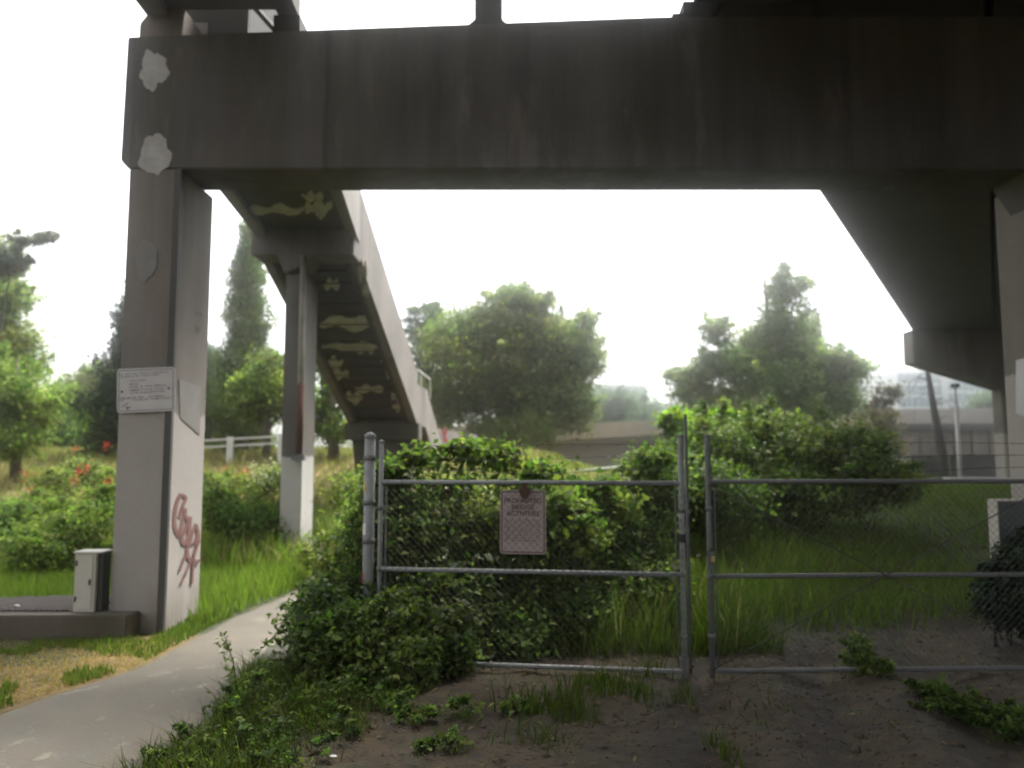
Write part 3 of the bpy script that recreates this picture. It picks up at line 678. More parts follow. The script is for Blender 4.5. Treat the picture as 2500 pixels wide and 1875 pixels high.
# ------------------------------------------------------------------ skew viaduct deck overhead
P0 = Vector((1.78, 7.51)); D = Vector((.5175, .8557)).normalized(); Nn = Vector((D.y, -D.x))
ZS = 6.12
vd = empty('viaduct_deck', 'dark concrete road deck running away overhead to the right', 'bridge', (P0.x, P0.y, ZS))
def deckbox(s0, s1, a0, a1, z0, z1):
    c_ = [P0 + D * s + Nn * a_ for s, a_ in ((s0, a0), (s0, a1), (s1, a1), (s1, a0))]
    return MB().hexa([(p.x, p.y, z0) for p in c_], [(p.x, p.y, z1) for p in c_])
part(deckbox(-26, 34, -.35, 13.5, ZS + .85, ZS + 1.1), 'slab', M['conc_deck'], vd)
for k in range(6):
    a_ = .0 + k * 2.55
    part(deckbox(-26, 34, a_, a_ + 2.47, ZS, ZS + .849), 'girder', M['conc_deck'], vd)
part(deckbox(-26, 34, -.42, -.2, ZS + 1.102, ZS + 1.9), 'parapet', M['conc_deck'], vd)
part(MB().box(1.59, 1.70, 7.54, 8.0, 5.932, 5.985), 'bearing_pad', M['conc_dark'], vd)
part(MB().box(1.702, 1.98, 7.55, 8.05, 5.932, 6.118), 'bearing_block', M['conc_dark'], vd)
part(MB().box(2.1, 3.0, 7.6, 8.05, 5.932, 6.118), 'bearing_block', M['conc_dark'], vd)
# far pier of the viaduct
fp = empty('bridge_pier', 'further concrete pier with a sloping hammerhead under the dark road deck', 'bridge pier', (17.5, 27.2, .8))
c0 = at(2209, 802, 26.6)
zt = ZS - .08
part(MB().prism_y([(13.92, zt), (13.92, zt - 1.16), (17.0, zt - 2.08), (19.2, zt - 2.08), (22.8, zt - 1.16), (22.8, zt)], 27.5, 28.2), 'crosshead', M['conc'], fp, bevel=.02)
part(MB().box(16.95, 19.1, 27.55, 28.15, -1, zt - 2.07), 'column', M['conc_colr'], fp, bevel=.02)

# notice sheet and panel box on the right column
pn = [onX(px, py, 5.17) for px, py in ((2481, 880), (2530, 866), (2530, 1030), (2481, 1008))]
o = MB().hexa([p + Vector((-.004, 0, 0)) for p in pn], pn).build('notice_sheet', M['signw'])
tag(o, 'plain pale notice sheet on the right column at the frame edge', 'sign')
dc_ = empty('electrical_panel', 'dark metal panel box with a pale side, half covered by ivy at the right column', 'cabinet', (4.75, 7.5, 0))
part(MB().box(4.495, 5.16, 7.45, 7.462, .12, 1.2), 'door', M['darkcab'], dc_)
part(MB().box(4.49, 5.165, 7.463, 7.62, .1, 1.215), 'housing', M['cab'], dc_, bevel=.005)
part(MB().box(4.6, 4.7, 7.5, 7.58, -.1, .1), 'leg', M['galv_dark'], dc_); part(MB().box(4.95, 5.05, 7.5, 7.58, -.1, .1), 'leg', M['galv_dark'], dc_)
part(MB().box(4.535, 4.55, 7.43, 7.449, .6, .72), 'handle', M['black'], dc_)

# ------------------------------------------------------------------ chain link gate
def lattice(P00, P10, h, z0, pitch=.055, r=.0012):
    mb = MB(); u = (P10 - P00); L = u.length; u.normalize()
    def pt(a_, b_): return P00 + u * a_ + Vector((0, 0, z0 + b_))
    k = -int(h / pitch) - 1
    while k * pitch < L:
        s = k * pitch
        a0, a1 = max(0, s), min(L, s + h)
        if a1 - a0 > .02:
            mb.tube([pt(a0, a0 - s), pt(a1, a1 - s)], r, 3, False)
            mb.tube([pt(a0, h - (a0 - s)), pt(a1, h - (a1 - s))], r, 3, False)
        k += 1
    return mb
def gate_leaf(label, PA, PB, zb, zm, zt, ztop, rail_mat, truss, sideA=True, sideB=True, ztopA=None):
    """PA left bottom, PB right bottom"""
    root = empty('gate_leaf', label, 'gate', PA, 'chain link gate leaves'); root.location.z = 0
    PA = Vector((PA.x, PA.y, 0)); PB = Vector((PB.x, PB.y, 0)); o0 = -root.location
    def bld(mb, nm, mt, sm=True): 
        ob = mb.build(nm, mt, None, smooth=sm); ob.parent = root; ob.matrix_parent_inverse = Matrix.Translation(o0); return ob
    def V(p, z): return Vector((p.x, p.y, z))
    rp = .0215
    bld(MB().tube([V(PA, zb - .05), V(PA, ztopA or ztop)], rp if not ztopA else .018, 10), 'stile', rail_mat)
    bld(MB().tube([V(PB, zb - .05), V(PB, ztop)], rp, 10), 'stile', rail_mat)
    for p in (PA, PB):
        zt_ = (ztopA if (ztopA and p is PA) else ztop); bld(MB().tube([V(p, zt_), V(p, zt_ + .012), V(p, zt_ + .022)], [.024, .021, .004], 10), 'cap', rail_mat)
    for za in (zb, zm, zt): bld(MB().tube([V(PA, za), V(PB, za)], .0175, 8), 'rail', rail_mat)
    u = (PB - PA).normalized(); off = Vector((0, -.022, 0))
    bld(lattice(PA + off, PB + off, zt - zb, zb), 'wire_mesh', M['wire'], False)
    mb = MB()
    for k, zz in enumerate((zt + .1, zt + .2, zt + .3)):
        pts = [V(PA.lerp(PB, t), zz + .012 * math.sin(t * 9 + k) - .02 * math.sin(math.pi * t)) for t in np.linspace(0, 1, 12)]
        mb.tube(pts, .0018, 4, False)
        for j in range(1, 20):
            c_ = V(PA.lerp(PB, j / 20), zz - .02 * math.sin(math.pi * j / 20)); dd = Vector((rnd.uniform(-1, 1), rnd.uniform(-1, 1), rnd.uniform(-1, 1))).normalized() * .016
            mb.tube([c_ - dd, c_ + dd], .0013, 3, False)
    bld(mb, 'barbed_wire', M['wire'], False)
    # tension bar beside each stile, hinge bands
    for p, s_ in ((PA, 1), (PB, -1)):
        e = p + u * .045 * s_; bld(MB().tube([V(e, zb + .03), V(e, zt - .03)], .006, 6), 'tension_bar', M['galv_dark'])
    for za in (zb + .25, zm, zt - .2):
        for p in (PA, PB): bld(MB().tube([V(p, za - .015), V(p, za + .015)], .026, 10), 'band', M['galv_dark'])
    if truss:
        for a_, b_ in (((PA, zb + .02), (PB, zt - .02)), ((PA, zt - .02), (PB, zb + .02))):
            bld(MB().tube([V(*a_) + Vector((0, -.03, 0)), V(*b_) + Vector((0, -.03, 0))], .005, 5), 'truss_rod', M['wire'])
    return root
GL_A = at(930, 1180, 6.32); GL_B = at(1663, 1180, 6.0)
zt_ = at(1650, 1180, 6.0).z
gl = gate_leaf('left chain link gate leaf carrying the brown bordered notice, grown over with leaves', GL_A, GL_B, .045, .74, zt_ , at(1655, 1066, 6.0).z, M['galv'], False, ztopA=at(930, 1080, 6.32).z)
GR_A = at(1729, 1180, 6.0); GR_B = at(2560, 1180, 6.1)
gr = gate_leaf('right chain link gate leaf with crossed truss rods in front of bare dirt', GR_A, GR_B, .05, .73, at(1740, 1176, 6.0).z, at(1722, 1066, 6.0).z, M['galv_dark'], True)
gp = at(904, 1055, 6.36)
gpo = empty('gate_post', 'thick grey round steel hinge post at the left end of the gate', 'post', (gp.x, 6.36, 0))
MB().tube([(0, 0, -.2), (0, 0, gp.z - .04)], .043, 16).build('shaft', M['galv'], gpo, True)
MB().tube([(0, 0, gp.z - .05), (0, 0, gp.z - .02), (0, 0, gp.z)], [.047, .045, .012], 16).build('cap', M['galv'], gpo, True)
for zz in (.45, .95, 1.25, 1.6): MB().tube([(0, 0, zz - .02), (0, 0, zz + .02)], .048, 16).build('hinge_band', M['galv_dark'], gpo, True)
def arc_patch(r, z0, z1, a0, a1, n=6):
    vs = []; 
    for k in range(n + 1):
        t = math.radians(a0 + (a1 - a0) * k / n); vs += [(r * math.cos(t), r * math.sin(t), z0), (r * math.cos(t), r * math.sin(t), z1)]
    return MB().add(vs, [(2*k, 2*k+2, 2*k+3, 2*k+1) for k in range(n)])
arc_patch(.0458, .62, .71, 165, 225).build('red_tape', M['redtape'], gpo)
arc_patch(.0455, 1.34, 1.41, 180, 235).build('yellow_sticker', M['yellow'], gpo)
arc_patch(.0455, 1.0, 1.09, 200, 250).build('white_paint_chip', M['litter'], gpo)
rodp = at(1682, 1400, 6.14)
o = MB().tube([(rodp.x, rodp.y, .0), (rodp.x - .005, rodp.y, at(1676, 1012, 6.14).z)], .0125, 8).build('steel_pole', M['galv_dark'], None, True)
tag(o, 'thin tall steel rod standing between the two gate leaves', 'pole')
ch = empty('chain', 'dark chain sagging between the meeting posts of the two gate leaves', 'chain', (GL_B.x, GL_B.y, .95))
mb = MB(); pa_, pb_ = Vector((.0, -.03, .06)), Vector((GR_A.x - GL_B.x, GR_A.y - GL_B.y - .03, -.02))
for k in range(13):
    t = k / 12; c_ = pa_.lerp(pb_, t) - Vector((0, 0, .09 * math.sin(math.pi * t)))
    e = Vector((.012, 0, 0)); a_ = Vector((0, .006, 0)) if k % 2 else Vector((0, 0, .006))
    mb.tube([c_ - e - a_, c_ + e - a_, c_ + e + a_, c_ - e + a_, c_ - e - a_], .0032, 5)
mb.tube([(0, 0, .09), (0, 0, .03)], .027, 8)
mb.build('links', M['black'], ch)
pl = empty('padlock', 'small brass padlock hanging on the gate chain', 'padlock', (GR_A.x + .01, GR_A.y - .045, .84))
MB().box(-.016, .016, -.01, .01, 0, .042).build('body', M['brass'], pl, bevel=.003)
MB().tube([(-.011, 0, .04), (-.011, 0, .062), (0, 0, .075), (.011, 0, .062), (.011, 0, .04)], .0032, 6).build('shackle', M['galv'], pl, True)

# notice on the gate, behind the wire
sA, sB = at(1220, 1196, 6.17), at(1334, 1354, 6.14)
sg = empty('gate_sign', 'pinkish rounded notice headed PROHIBITED BRIDGE ACTIVITIES behind the gate wire', 'sign', ((sA.x + sB.x) / 2, 6.17, (sA.z + sB.z) / 2), rz=math.atan2(GL_B.y - GL_A.y, GL_B.x - GL_A.x))
W2, H2 = sB.x - sA.x, sA.z - sB.z
MB().prism_y(rrect(W2, H2, .022), 0, .003).build('board', M['signp'], sg)
border(W2 - .02, H2 - .02, .016, .009, -.0015).build('border', M['brownink'], sg)
for k, t in enumerate(('PROHIBITED', 'BRIDGE', 'ACTIVITIES')):
    me = text_mesh(t, .052); me.materials.append(M['brownink'])
    o = link(bpy.data.objects.new('lettering', me), sg); o.rotation_euler = (math.pi / 2, 0, 0); o.location = (0, -.002, H2 / 2 - .1 - k * .048)
q = random.Random(4); mb = MB()
for k in range(9):
    x = -W2 / 2 + .04; zr = H2 / 2 - .235 - k * .019
    while x < W2 / 2 - .06:
        w = q.uniform(.02, .055); scribble(mb, x, min(x + w, W2 / 2 - .04), zr, .0095, -.0016, q); x += w + .016
mb.build('lettering', M['brownink'], sg)
dsc = at(1281, 1203, 6.12)
o = MB(); ring = [(dsc.x + .042 * math.cos(t) * (1 + .12 * math.sin(3 * t)), dsc.z + .045 * math.sin(t)) for t in np.linspace(0, 6.283, 17)[:-1]]
o.prism_y(ring, 6.115, 6.13); o.box(dsc.x - .02, dsc.x + .02, 6.116, 6.128, dsc.z + .04, dsc.z + .075)
tag(o.build('rust_disc', M['rust']), 'dark rusty disc hung over the top edge of the gate notice', 'disc')

# ------------------------------------------------------------------ background structures
# white rail fence on the bank
wf = empty('rail_fence', 'low white two rail fence on the bank between the pale column and the stair pier', 'fence', base_at(570, 22.5))
a_, b_ = at(380, 1082, 22.8), at(770, 1060, 22.2)
zb_ = lambda x, y: float(G(x, y))
for k, hh in enumerate((0, -.19)):
    part(MB().hexa([(a_.x, a_.y, a_.z + hh - .026), (b_.x, b_.y, b_.z + hh - .026), (b_.x, b_.y + .05, b_.z + hh - .026), (a_.x, a_.y + .05, a_.z + hh - .026)],
        [(a_.x, a_.y, a_.z + hh + .026), (b_.x, b_.y, b_.z + hh + .026), (b_.x, b_.y + .05, b_.z + hh + .026), (a_.x, a_.y + .05, a_.z + hh + .026)]), 'rail', M['white'], wf)
for px in (400, 566, 690, 760):
    t = (px - 380) / 390; c_ = a_.lerp(b_, t); g = zb_(c_.x, c_.y); part(MB().box(c_.x - .08, c_.x + .08, c_.y - .1, c_.y - .012, g - .3, c_.z + .06), 'post', M['white'], wf)
# pipe rail by the gate background
pr = empty('pipe_rail', 'grey pipe handrail sloping up behind the leaves over the left gate', 'railing', base_at(1450, 22))
e0, e1 = at(1330, 1158, 22), at(1600, 1132, 24)
part(MB().tube([e0, e1], .035, 8), 'rail', M['galv'], pr, smooth=True)
for t in (.05, .75): c_ = e0.lerp(e1, t); part(MB().tube([c_, (c_.x, c_.y, zb_(c_.x, c_.y) - .3)], .03, 8), 'post', M['galv_dark'], pr, smooth=True)
# elevated ramp in the middle distance
rp_ = empty('road_ramp', 'elevated road ramp with a beige parapet beyond the middle bushes', 'ramp', (8, 46, 1.5))
cur = [at(1040, 1040, 50), at(1250, 1040, 48), at(1440, 1034, 46), at(1560, 1027, 45), at(1700, 1019, 44.5), at(1900, 1014, 45), at(2150, 1008, 48)]
def strip(curve, z_lo, z_hi, dy0, dy1):
    mb = MB(); n = len(curve); vs = []
    for p in curve: vs += [(p.x, p.y + dy0, p.z + z_lo), (p.x, p.y + dy0, p.z + z_hi), (p.x, p.y + dy1, p.z + z_hi), (p.x, p.y + dy1, p.z + z_lo)]
    fs_ = [(0, 1, 2, 3), (4*n-4, 4*n-1, 4*n-2, 4*n-3)]
    for i in range(n - 1):
        for j in range(4): fs_.append((4*i + j, 4*i + 4 + j, 4*i + 4 + (j+1) % 4, 4*i + (j+1) % 4))
    return mb.add(vs, fs_)
part(strip(cur, -.85, 0, 0, .3), 'parapet', M['conc_ramp'], rp_)
part(strip(cur, -1.15, -.86, .25, 7), 'deck', M['conc_rampd'], rp_)
part(strip(cur[:5], -3.6, -1.16, .6, 1.2), 'retaining_wall', M['conc_rampd'], rp_)
# white hoarding with red graffiti
hb = empty('hoarding', 'white hoarding sprayed with red graffiti beside the foot of the stair', 'wall', base_at(1110, 36))
p0, p1 = at(1065, 1046, 36), at(1165, 1062, 36.5)
part(MB().hexa([(p0.x, p0.y, 1.6), (p1.x, p1.y, 1.6), (p1.x, p1.y + .1, 1.6), (p0.x, p0.y + .1, 1.6)], [(p0.x, p0.y, p0.z), (p1.x, p1.y, p1.z), (p1.x, p1.y + .1, p1.z), (p0.x, p0.y + .1, p0.z)]), 'panel', M['white'], hb)
mb = MB()
for sx, sy, ex, ey in ((1080, 1048, 1086, 1078), (1090, 1050, 1082, 1064), (1084, 1072, 1095, 1080), (1122, 1078, 1130, 1062), (1130, 1062, 1142, 1080), (1138, 1066, 1152, 1074), (1150, 1070, 1156, 1082), (1118, 1070, 1126, 1082)):
    mb.tube([at(sx, sy, 35.95), at((sx + ex) / 2 + 2, (sy + ey) / 2, 35.95), at(ex, ey, 35.95)], .05, 5)
part(mb, 'graffiti', M['redspray'], hb)
# far viaduct on the right
fv = empty('road_viaduct', 'low grey road viaduct far off at the right with a dark gap beneath', 'bridge', (24, 52, 0))
va, vb = at(2050, 1000, 52), at(2700, 1012, 50)
def vbox(z0, z1, dy0, dy1, nm, mt): part(MB().hexa([(va.x, va.y + dy0, va.z + z0), (vb.x, vb.y + dy0, va.z + z0), (vb.x, vb.y + dy1, va.z + z0), (va.x, va.y + dy1, va.z + z0)], [(va.x, va.y + dy0, va.z + z1), (vb.x, vb.y + dy0, va.z + z1), (vb.x, vb.y + dy1, va.z + z1), (va.x, va.y + dy1, va.z + z1)]), nm, mt, fv)
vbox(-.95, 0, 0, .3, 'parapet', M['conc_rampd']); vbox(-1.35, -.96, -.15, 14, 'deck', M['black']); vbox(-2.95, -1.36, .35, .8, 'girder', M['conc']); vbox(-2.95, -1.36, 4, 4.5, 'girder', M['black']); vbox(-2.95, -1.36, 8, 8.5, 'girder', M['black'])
for k in range(14):
    t = .05 + k * .066; xx = va.x + (vb.x - va.x) * t; yy = va.y + (vb.y - va.y) * t
    part(MB().box(xx - .05, xx + .05, yy + .25, yy + .348, va.z - 2.93, va.z - 1.37), 'stiffener', M['black'], fv)
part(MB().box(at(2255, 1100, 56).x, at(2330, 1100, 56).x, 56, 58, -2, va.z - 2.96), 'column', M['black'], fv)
part(MB().box(at(2330, 1100, 60).x, at(2700, 1100, 60).x, 60, 60.6, -2, va.z - 1.4), 'abutment_wall', M['black'], fv)  # black wall and column paint in the shade under the deck
# white pole and white barrier
wp = empty('white_pole', 'slim white pole with a small camera head before the far viaduct', 'pole', base_at(2337, 30))
p0, p1 = at(2344, 1170, 30), at(2333, 985, 30)
part(MB().tube([(p0.x, 30, p0.z - .8), (p0.x, 30, p1.z)], .07, 10), 'shaft', M['white'], wp, smooth=True)
pt_ = at(2331, 945, 30); part(MB().tube([(p0.x, 30, p1.z), (p0.x, 30, pt_.z)], .03, 8), 'mast', M['galv_dark'], wp, smooth=True)
part(MB().box(p0.x - .12, p0.x + .12, 29.9, 30.1, pt_.z - .02, pt_.z + .12), 'camera_head', M['darkcab'], wp)
wb = empty('white_barrier', 'low white wall below the far viaduct seen past the gate top rail', 'wall', base_at(2380, 24))
p0, p1 = at(2318, 1166, 24), at(2560, 1164, 24)
part(MB().box(p0.x, p1.x, 24, 24.25, .2, p0.z - .08), 'wall', M['white'], wb); part(MB().box(p0.x - .03, p1.x, 23.96, 24.3, p0.z - .079, p0.z), 'coping', M['white'], wb)
vn = empty('bright_gap', 'white block added for the bright gap under the far viaduct beside the bramble mound', 'light gap', (20, 60, 0))  # white block added in place of the bright gap under the deck
p0, p1 = at(2188, 1092, 66), at(2262, 1140, 66)
part(MB().box(p0.x, p1.x, 66, 69, -2, p0.z), 'wall', M['white'], vn); part(MB().prism_y([(p0.x - .2, p0.z + .01), (p1.x + .2, p0.z + .01), ((p0.x + p1.x) / 2, p0.z + .35)], 65.8, 69.2), 'roof', M['galv'], vn)
# glass office blocks
def office(label, px0, px1, ytop, Y, depth, rows, cols, glassm, ybase=1110, extra=None):
    p0, p1 = at(px0, ytop, Y), at(px1, ytop, Y); zb = at(px0, ybase, Y).z
    root = empty('office_building', label, 'building', ((p0.x + p1.x) / 2, Y, zb))
    part(MB().box(p0.x, p1.x, Y, Y + depth, zb - 3, p0.z), 'wall', M['facade'], root); part(MB().box(p0.x - .3, p1.x + .3, Y - .3, Y + depth + .3, p0.z + .01, p0.z + .5), 'roof', M['facade'], root)
    w = (p1.x - p0.x) / cols; h = (p0.z - zb) / rows
    for i in range(rows):
        for j in range(cols):
            part(MB().box(p0.x + w * (j + .06), p0.x + w * (j + .94), Y - .12, Y - .005, zb + h * (i + .1), zb + h * (i + .88)), 'window', M[glassm], root)
    return root
office('hazy blue glass office block far behind the big round tree', 1440, 1580, 945, 120, 20, 6, 7, 'glass2')
office('lower hazy glass block at the right of the blue glass office', 1570, 1690, 990, 135, 16, 4, 8, 'glass2')
office('large terraced glass office block above the far viaduct', 2190, 2320, 910, 130, 25, 7, 8, 'glass')
ob = office('glass office block with a terracotta top storey above the far viaduct', 2312, 2500, 926, 128, 25, 6, 11, 'glass')
p0, p1 = at(2308, 908, 131), at(2372, 926, 131); part(MB().box(p0.x, p1.x, 131, 140, p1.z, p0.z), 'top_storey', M['redroof'], ob)

# ------------------------------------------------------------------ trees
# big round tree
mp1 = [(1240, 900, 40, 4.0, 3.4, 3.3), (1240, 810, 40, 3.1, 2.6, 2.1), (1110, 850, 40, 2.0, 2, 1.6), (1370, 850, 40, 2.0, 2, 1.8), (1180, 960, 40, 2.6, 2.4, 1.8), (1330, 970, 40, 2.5, 2.3, 1.8), (1080, 970, 40, 1.3, 1.5, 1.4), (1250, 1050, 39, 3.2, 2, .9), (1420, 890, 40, 1.2, 1.4, 1.3),
       (1440, 790, 40, .55, .6, .8), (1250, 735, 40, 1.5, 1.5, .7), (1390, 1020, 39.5, 1.5, 1.5, 1.1), (1310, 745, 40, 1.0, 1.0, .7)]
tree('broadleaf_tree', 'big round crowned green tree with tawny tinged top beyond the gate', [lob(*l) for l in mp1], 1250, 40, 4600, 16, .24, .26, GR + GOLIVE + GRD + [(.2, .18, .09)], .3, .42)
# top tint: tawny clusters
tree('broadleaf_tree', 'dark thin tree with twisted bare twigs just right of the stair parapet', [lob(*l) for l in ((1045, 800, 44, 1.1, 1, 1.0), (1030, 850, 44, 1.3, 1.2, 1.6), (1060, 760, 44, .4, .4, .45), (1040, 940, 44, 1.6, 1.4, 1.6), (1070, 1020, 43, 1.4, 1.2, 1.1), (1010, 770, 44, .4, .4, .3))], 1040, 44, 480, 14, .24, .25, GRD, .2, .6, bark='darkbark')
# right tree, roughly conical
rt = [(1890, 930, 42, 3.3, 2.6, 2.6), (1908, 675, 42, .3, .3, .7), (1905, 720, 42, .65, .7, 1.0), (1905, 790, 42, 1.5, 1.4, 1.2), (1830, 850, 42, 1.9, 1.6, 1.3), (1960, 860, 42, 1.9, 1.6, 1.3), (1745, 800, 42, .8, .8, .9), (1760, 900, 42, 1.9, 1.6, 1.0), (2050, 910, 42, 1.6, 1.4, 1.1), (1880, 950, 41.5, 3.0, 2, 1.5), (1700, 960, 42, 1.6, 1.4, .9), (2060, 980, 41.5, 1.6, 1.5, 1.2), (1780, 1010, 41, 2.5, 1.6, 1.0), (1960, 1020, 41, 2.4, 1.6, 1.0), (1670, 920, 42, .9, .8, .35), (1955, 700, 42, .5, .5, .5)]
tree('broadleaf_tree', 'tall green tree with a pointed crown behind the bramble mound', [lob(*l) for l in rt], 1900, 42, 4200, 15, .24, .26, GR + GOLIVE + GOLIVE + GRD, .28, .45)
conifer('cedar_tree', 'dark small conifer top poking out at the right of the pointed tree', 1985, 50, 735, 960, 1.3, 260, 18, .22, [(.05, .055, .03), (.065, .06, .035)], pw=.55)
tree('broadleaf_tree', 'brownish dark shrub tree between the pointed tree and far viaduct', [lob(*l) for l in ((2170, 965, 38, .5, .5, .5), (2150, 1010, 38, .6, .6, .6), (2130, 1060, 37, 1.2, 1, .9), (2090, 1090, 36, 1.5, 1, .8), (2160, 1100, 37, .9, .9, .8))], 2140, 37.5, 300, 14, .2, .2, [(.06, .045, .03), (.05, .05, .025), (.075, .055, .035)], .16, .5)
# column conifer between the column and the pier, and its dark neighbour
conifer('cedar_tree', 'tall narrow conifer in the gap between the pale column and the stair pier', 592, 26, 545, 1090, .95, 1500, 18, .11, GOLIVE + GR, pw=.5)
conifer('cedar_tree', 'dark conifer whose edge shows just left of the pale column', 318, 25, 700, 1120, 1.35, 900, 18, .14, [(.035, .05, .025), (.028, .042, .02)], pw=.7)
conifer('cedar_tree', 'dark evergreen low behind the pale column, right of its shaft', 505, 34, 850, 1095, 1.3, 700, 18, .14, GRD, pw=.5)
tree('broadleaf_tree', 'bright leafy young tree beside the white rail fence', [lob(*l) for l in ((650, 950, 24, .75, .8, .8), (605, 960, 24, .4, .5, .5), (690, 985, 24, .65, .7, .6), (625, 1000, 24, .5, .5, .35), (660, 890, 24, .4, .4, .4), (725, 980, 24.5, .5, .5, .7))], 650, 24, 900, 15, .13, .15, GR + GRY, .1, .5)
tree('small_tree', 'small tree with a short bare trunk under the stair flight', [lob(*l) for l in ((800, 1010, 24, .6, .6, .55), (815, 960, 24, .55, .5, .6), (835, 1050, 23.5, .5, .5, .4), (780, 1055, 24, .45, .5, .35), (800, 900, 24, .4, .4, .5))], 815, 23.5, 420, 15, .13, .14, GR, .14, .5)
tree('broadleaf_tree', 'light green leafy tree low at the left edge of the picture', [lob(*l) for l in ((40, 950, 20, .95, .9, .8), (0, 1010, 20, .8, .8, .7), (90, 1000, 20, .6, .6, .7), (-20, 900, 20, .7, .7, .6), (50, 1070, 19.6, .7, .6, .45), (-10, 1080, 19.6, .6, .6, .4))], 40, 20, 900, 15, .11, .13, GRY + GR, .12, .5)
tree('broadleaf_tree', 'tall sparse tree filling the left edge above the low light green one', [lob(*l) for l in ((-10, 760, 24, 1.2, 1, 1.3), (45, 860, 24, .8, .8, 1.0), (0, 640, 24, .6, .6, .8), (20, 720, 24, .6, .6, .7), (70, 900, 24, .45, .5, .8), (-30, 640, 24, .8, .8, 1.0), (-60, 830, 24, 1.2, 1, 1.6))], 0, 24, 1300, 15, .14, .18, GRY + GOLIVE, .15, .55)
tree('pine_tree', 'dark windblown branches of a pine at the upper left edge', [lob(*l) for l in ((0, 640, 19, .45, .4, .38), (45, 590, 19, .16, .2, .28), (30, 660, 19, .3, .3, .2), (95, 590, 19, .28, .3, .12), (120, 575, 19, .16, .2, .14), (-60, 650, 19, .7, .5, .5), (60, 640, 19, .25, .2, .08))], -40, 19, 260, 18, .09, .07, [(.13, .125, .13), (.1, .1, .1)], .04, .6, bark='darkbark', limbs=False)
for k, (px, py, Yd, sx, lab, pal) in enumerate(((150, 1010, 34, 1.5, 'mid green bushy tree in the dip left of the dark conifer', GR), (235, 950, 36, 1.3, 'feathery topped tree close beside the dark conifer', GR + GOLIVE), (120, 1080, 32, 1.1, 'dark rounded thicket under the bushy tree at left', GRD))):
    tree('broadleaf_tree', lab, [lob(px, py, Yd, sx, 1.2, 1.1), lob(px - 25, py + 60, Yd, sx * .9, 1.2, 1.0), lob(px + 40, py + 50, Yd, sx * .9, 1.2, 1.0), lob(px + 10, py - 40, Yd, sx * .4, .6, .5)], px, Yd, 550, 14, .2, .2, pal, .15, .5)
# hazy far trees
for k, (px, py, Yd, s, lab) in enumerate(((1500, 985, 80, 1.8, 'slender hazy tree leaning across the blue glass office'), (1545, 1010, 90, 3.0, 'faint bluish tree above the beige ramp parapet'), (1610, 1030, 95, 3.2, 'faint bluish tree low between the ramp and pointed tree'), (1460, 1000, 85, 2.4, 'hazy tree in front of the blue glass office at its left end'), (2425, 990, 75, 2.0, 'round hazy tree over the far viaduct beside the right column'))):
    tree('distant_tree', lab, [lob(px, py, Yd, s, s, s * .8), lob(px - s * 8, py + 20, Yd, s * .7, s, s * .7), lob(px + s * 7, py + 24, Yd, s * .7, s, s * .6)], px, Yd, 260, 12, .45, .4, GBLUE, .2, .5, group='distant trees')
# bare drooping tree in front of the far viaduct
bt = empty('bare_tree', 'bare dark leaning tree with drooping thin branches before the far viaduct', 'tree', base_at(2300, 34))
mb = MB(); p0, p1 = base_at(2310, 34), at(2262, 890, 34)
mb.tube([p0, p0.lerp(p1, .3) + Vector((.05, 0, 0)), p0.lerp(p1, .7), p1], [.28, .2, .13, .08], 8); part(mb, 'trunk', M['darkbark'], bt, smooth=True)
for k in range(13):
    c_ = p0.lerp(p1, rnd.uniform(.35, .98)); s_ = 1 if k % 2 else -1; L_ = rnd.uniform(.9, 1.7)
    part(MB().tube([c_, c_ + Vector((s_ * L_ * .3, 0, rnd.uniform(-.2, .35))), c_ + Vector((s_ * L_ * .6, rnd.uniform(-.3, .3), rnd.uniform(-.7, .3))), c_ + Vector((s_ * L_ * .75, 0, rnd.uniform(-1.3, .1)))], [.022, .016, .011, .006], 4), 'branch', M['darkbark'], bt)
tp = empty('utility_pole', 'thin dark mast rising behind the right side of the pointed tree', 'pole', base_at(2077, 60))
c_ = at(2070, 735, 60); b0 = base_at(2080, 60)
part(MB().tube([b0, b0.lerp(c_, .55), b0.lerp(c_, .56), c_], [.16, .12, .06, .04], 8), 'shaft', M['darkbark'], tp, smooth=True)
part(MB().box(b0.x - .9, b0.x + .9, 59.9, 60.0, b0.lerp(c_, .55).z - .1, b0.lerp(c_, .55).z + .05), 'crossarm', M['darkbark'], tp)

# ------------------------------------------------------------------ bushes
bush('bramble_mound', 'large rounded bramble mound behind the right gate leaf', [lob(*l) for l in ((1850, 1130, 13, 1.5, 1.1, .75), (1735, 1130, 12.5, .7, .8, .7), (2030, 1130, 13, 1.1, 1, .65), (1750, 1070, 13, .9, .8, .45), (1900, 1070, 13.4, .9, .8, .42), (2120, 1170, 12.5, .7, .8, .5), (1630, 1210, 11, .5, .5, .5), (1720, 1230, 11.2, .8, .7, .6), (1960, 1220, 12.2, .9, .7, .45))],
     4600, 15, .075, .12, GR + GRY[:2] + GRD, mat='leaf_gloss', stems=24, shell=.3)
bush('sumac_sprout', 'bright yellow green sprout on top of the bramble mound', [lob(*l) for l in ((1660, 1035, 13.2, .3, .3, .2), (1720, 1025, 13.4, .35, .3, .16), (1790, 1030, 13.4, .3, .3, .12))], 190, 14, .11, .1, [(.17, .24, .03), (.14, .2, .03)], stems=8)
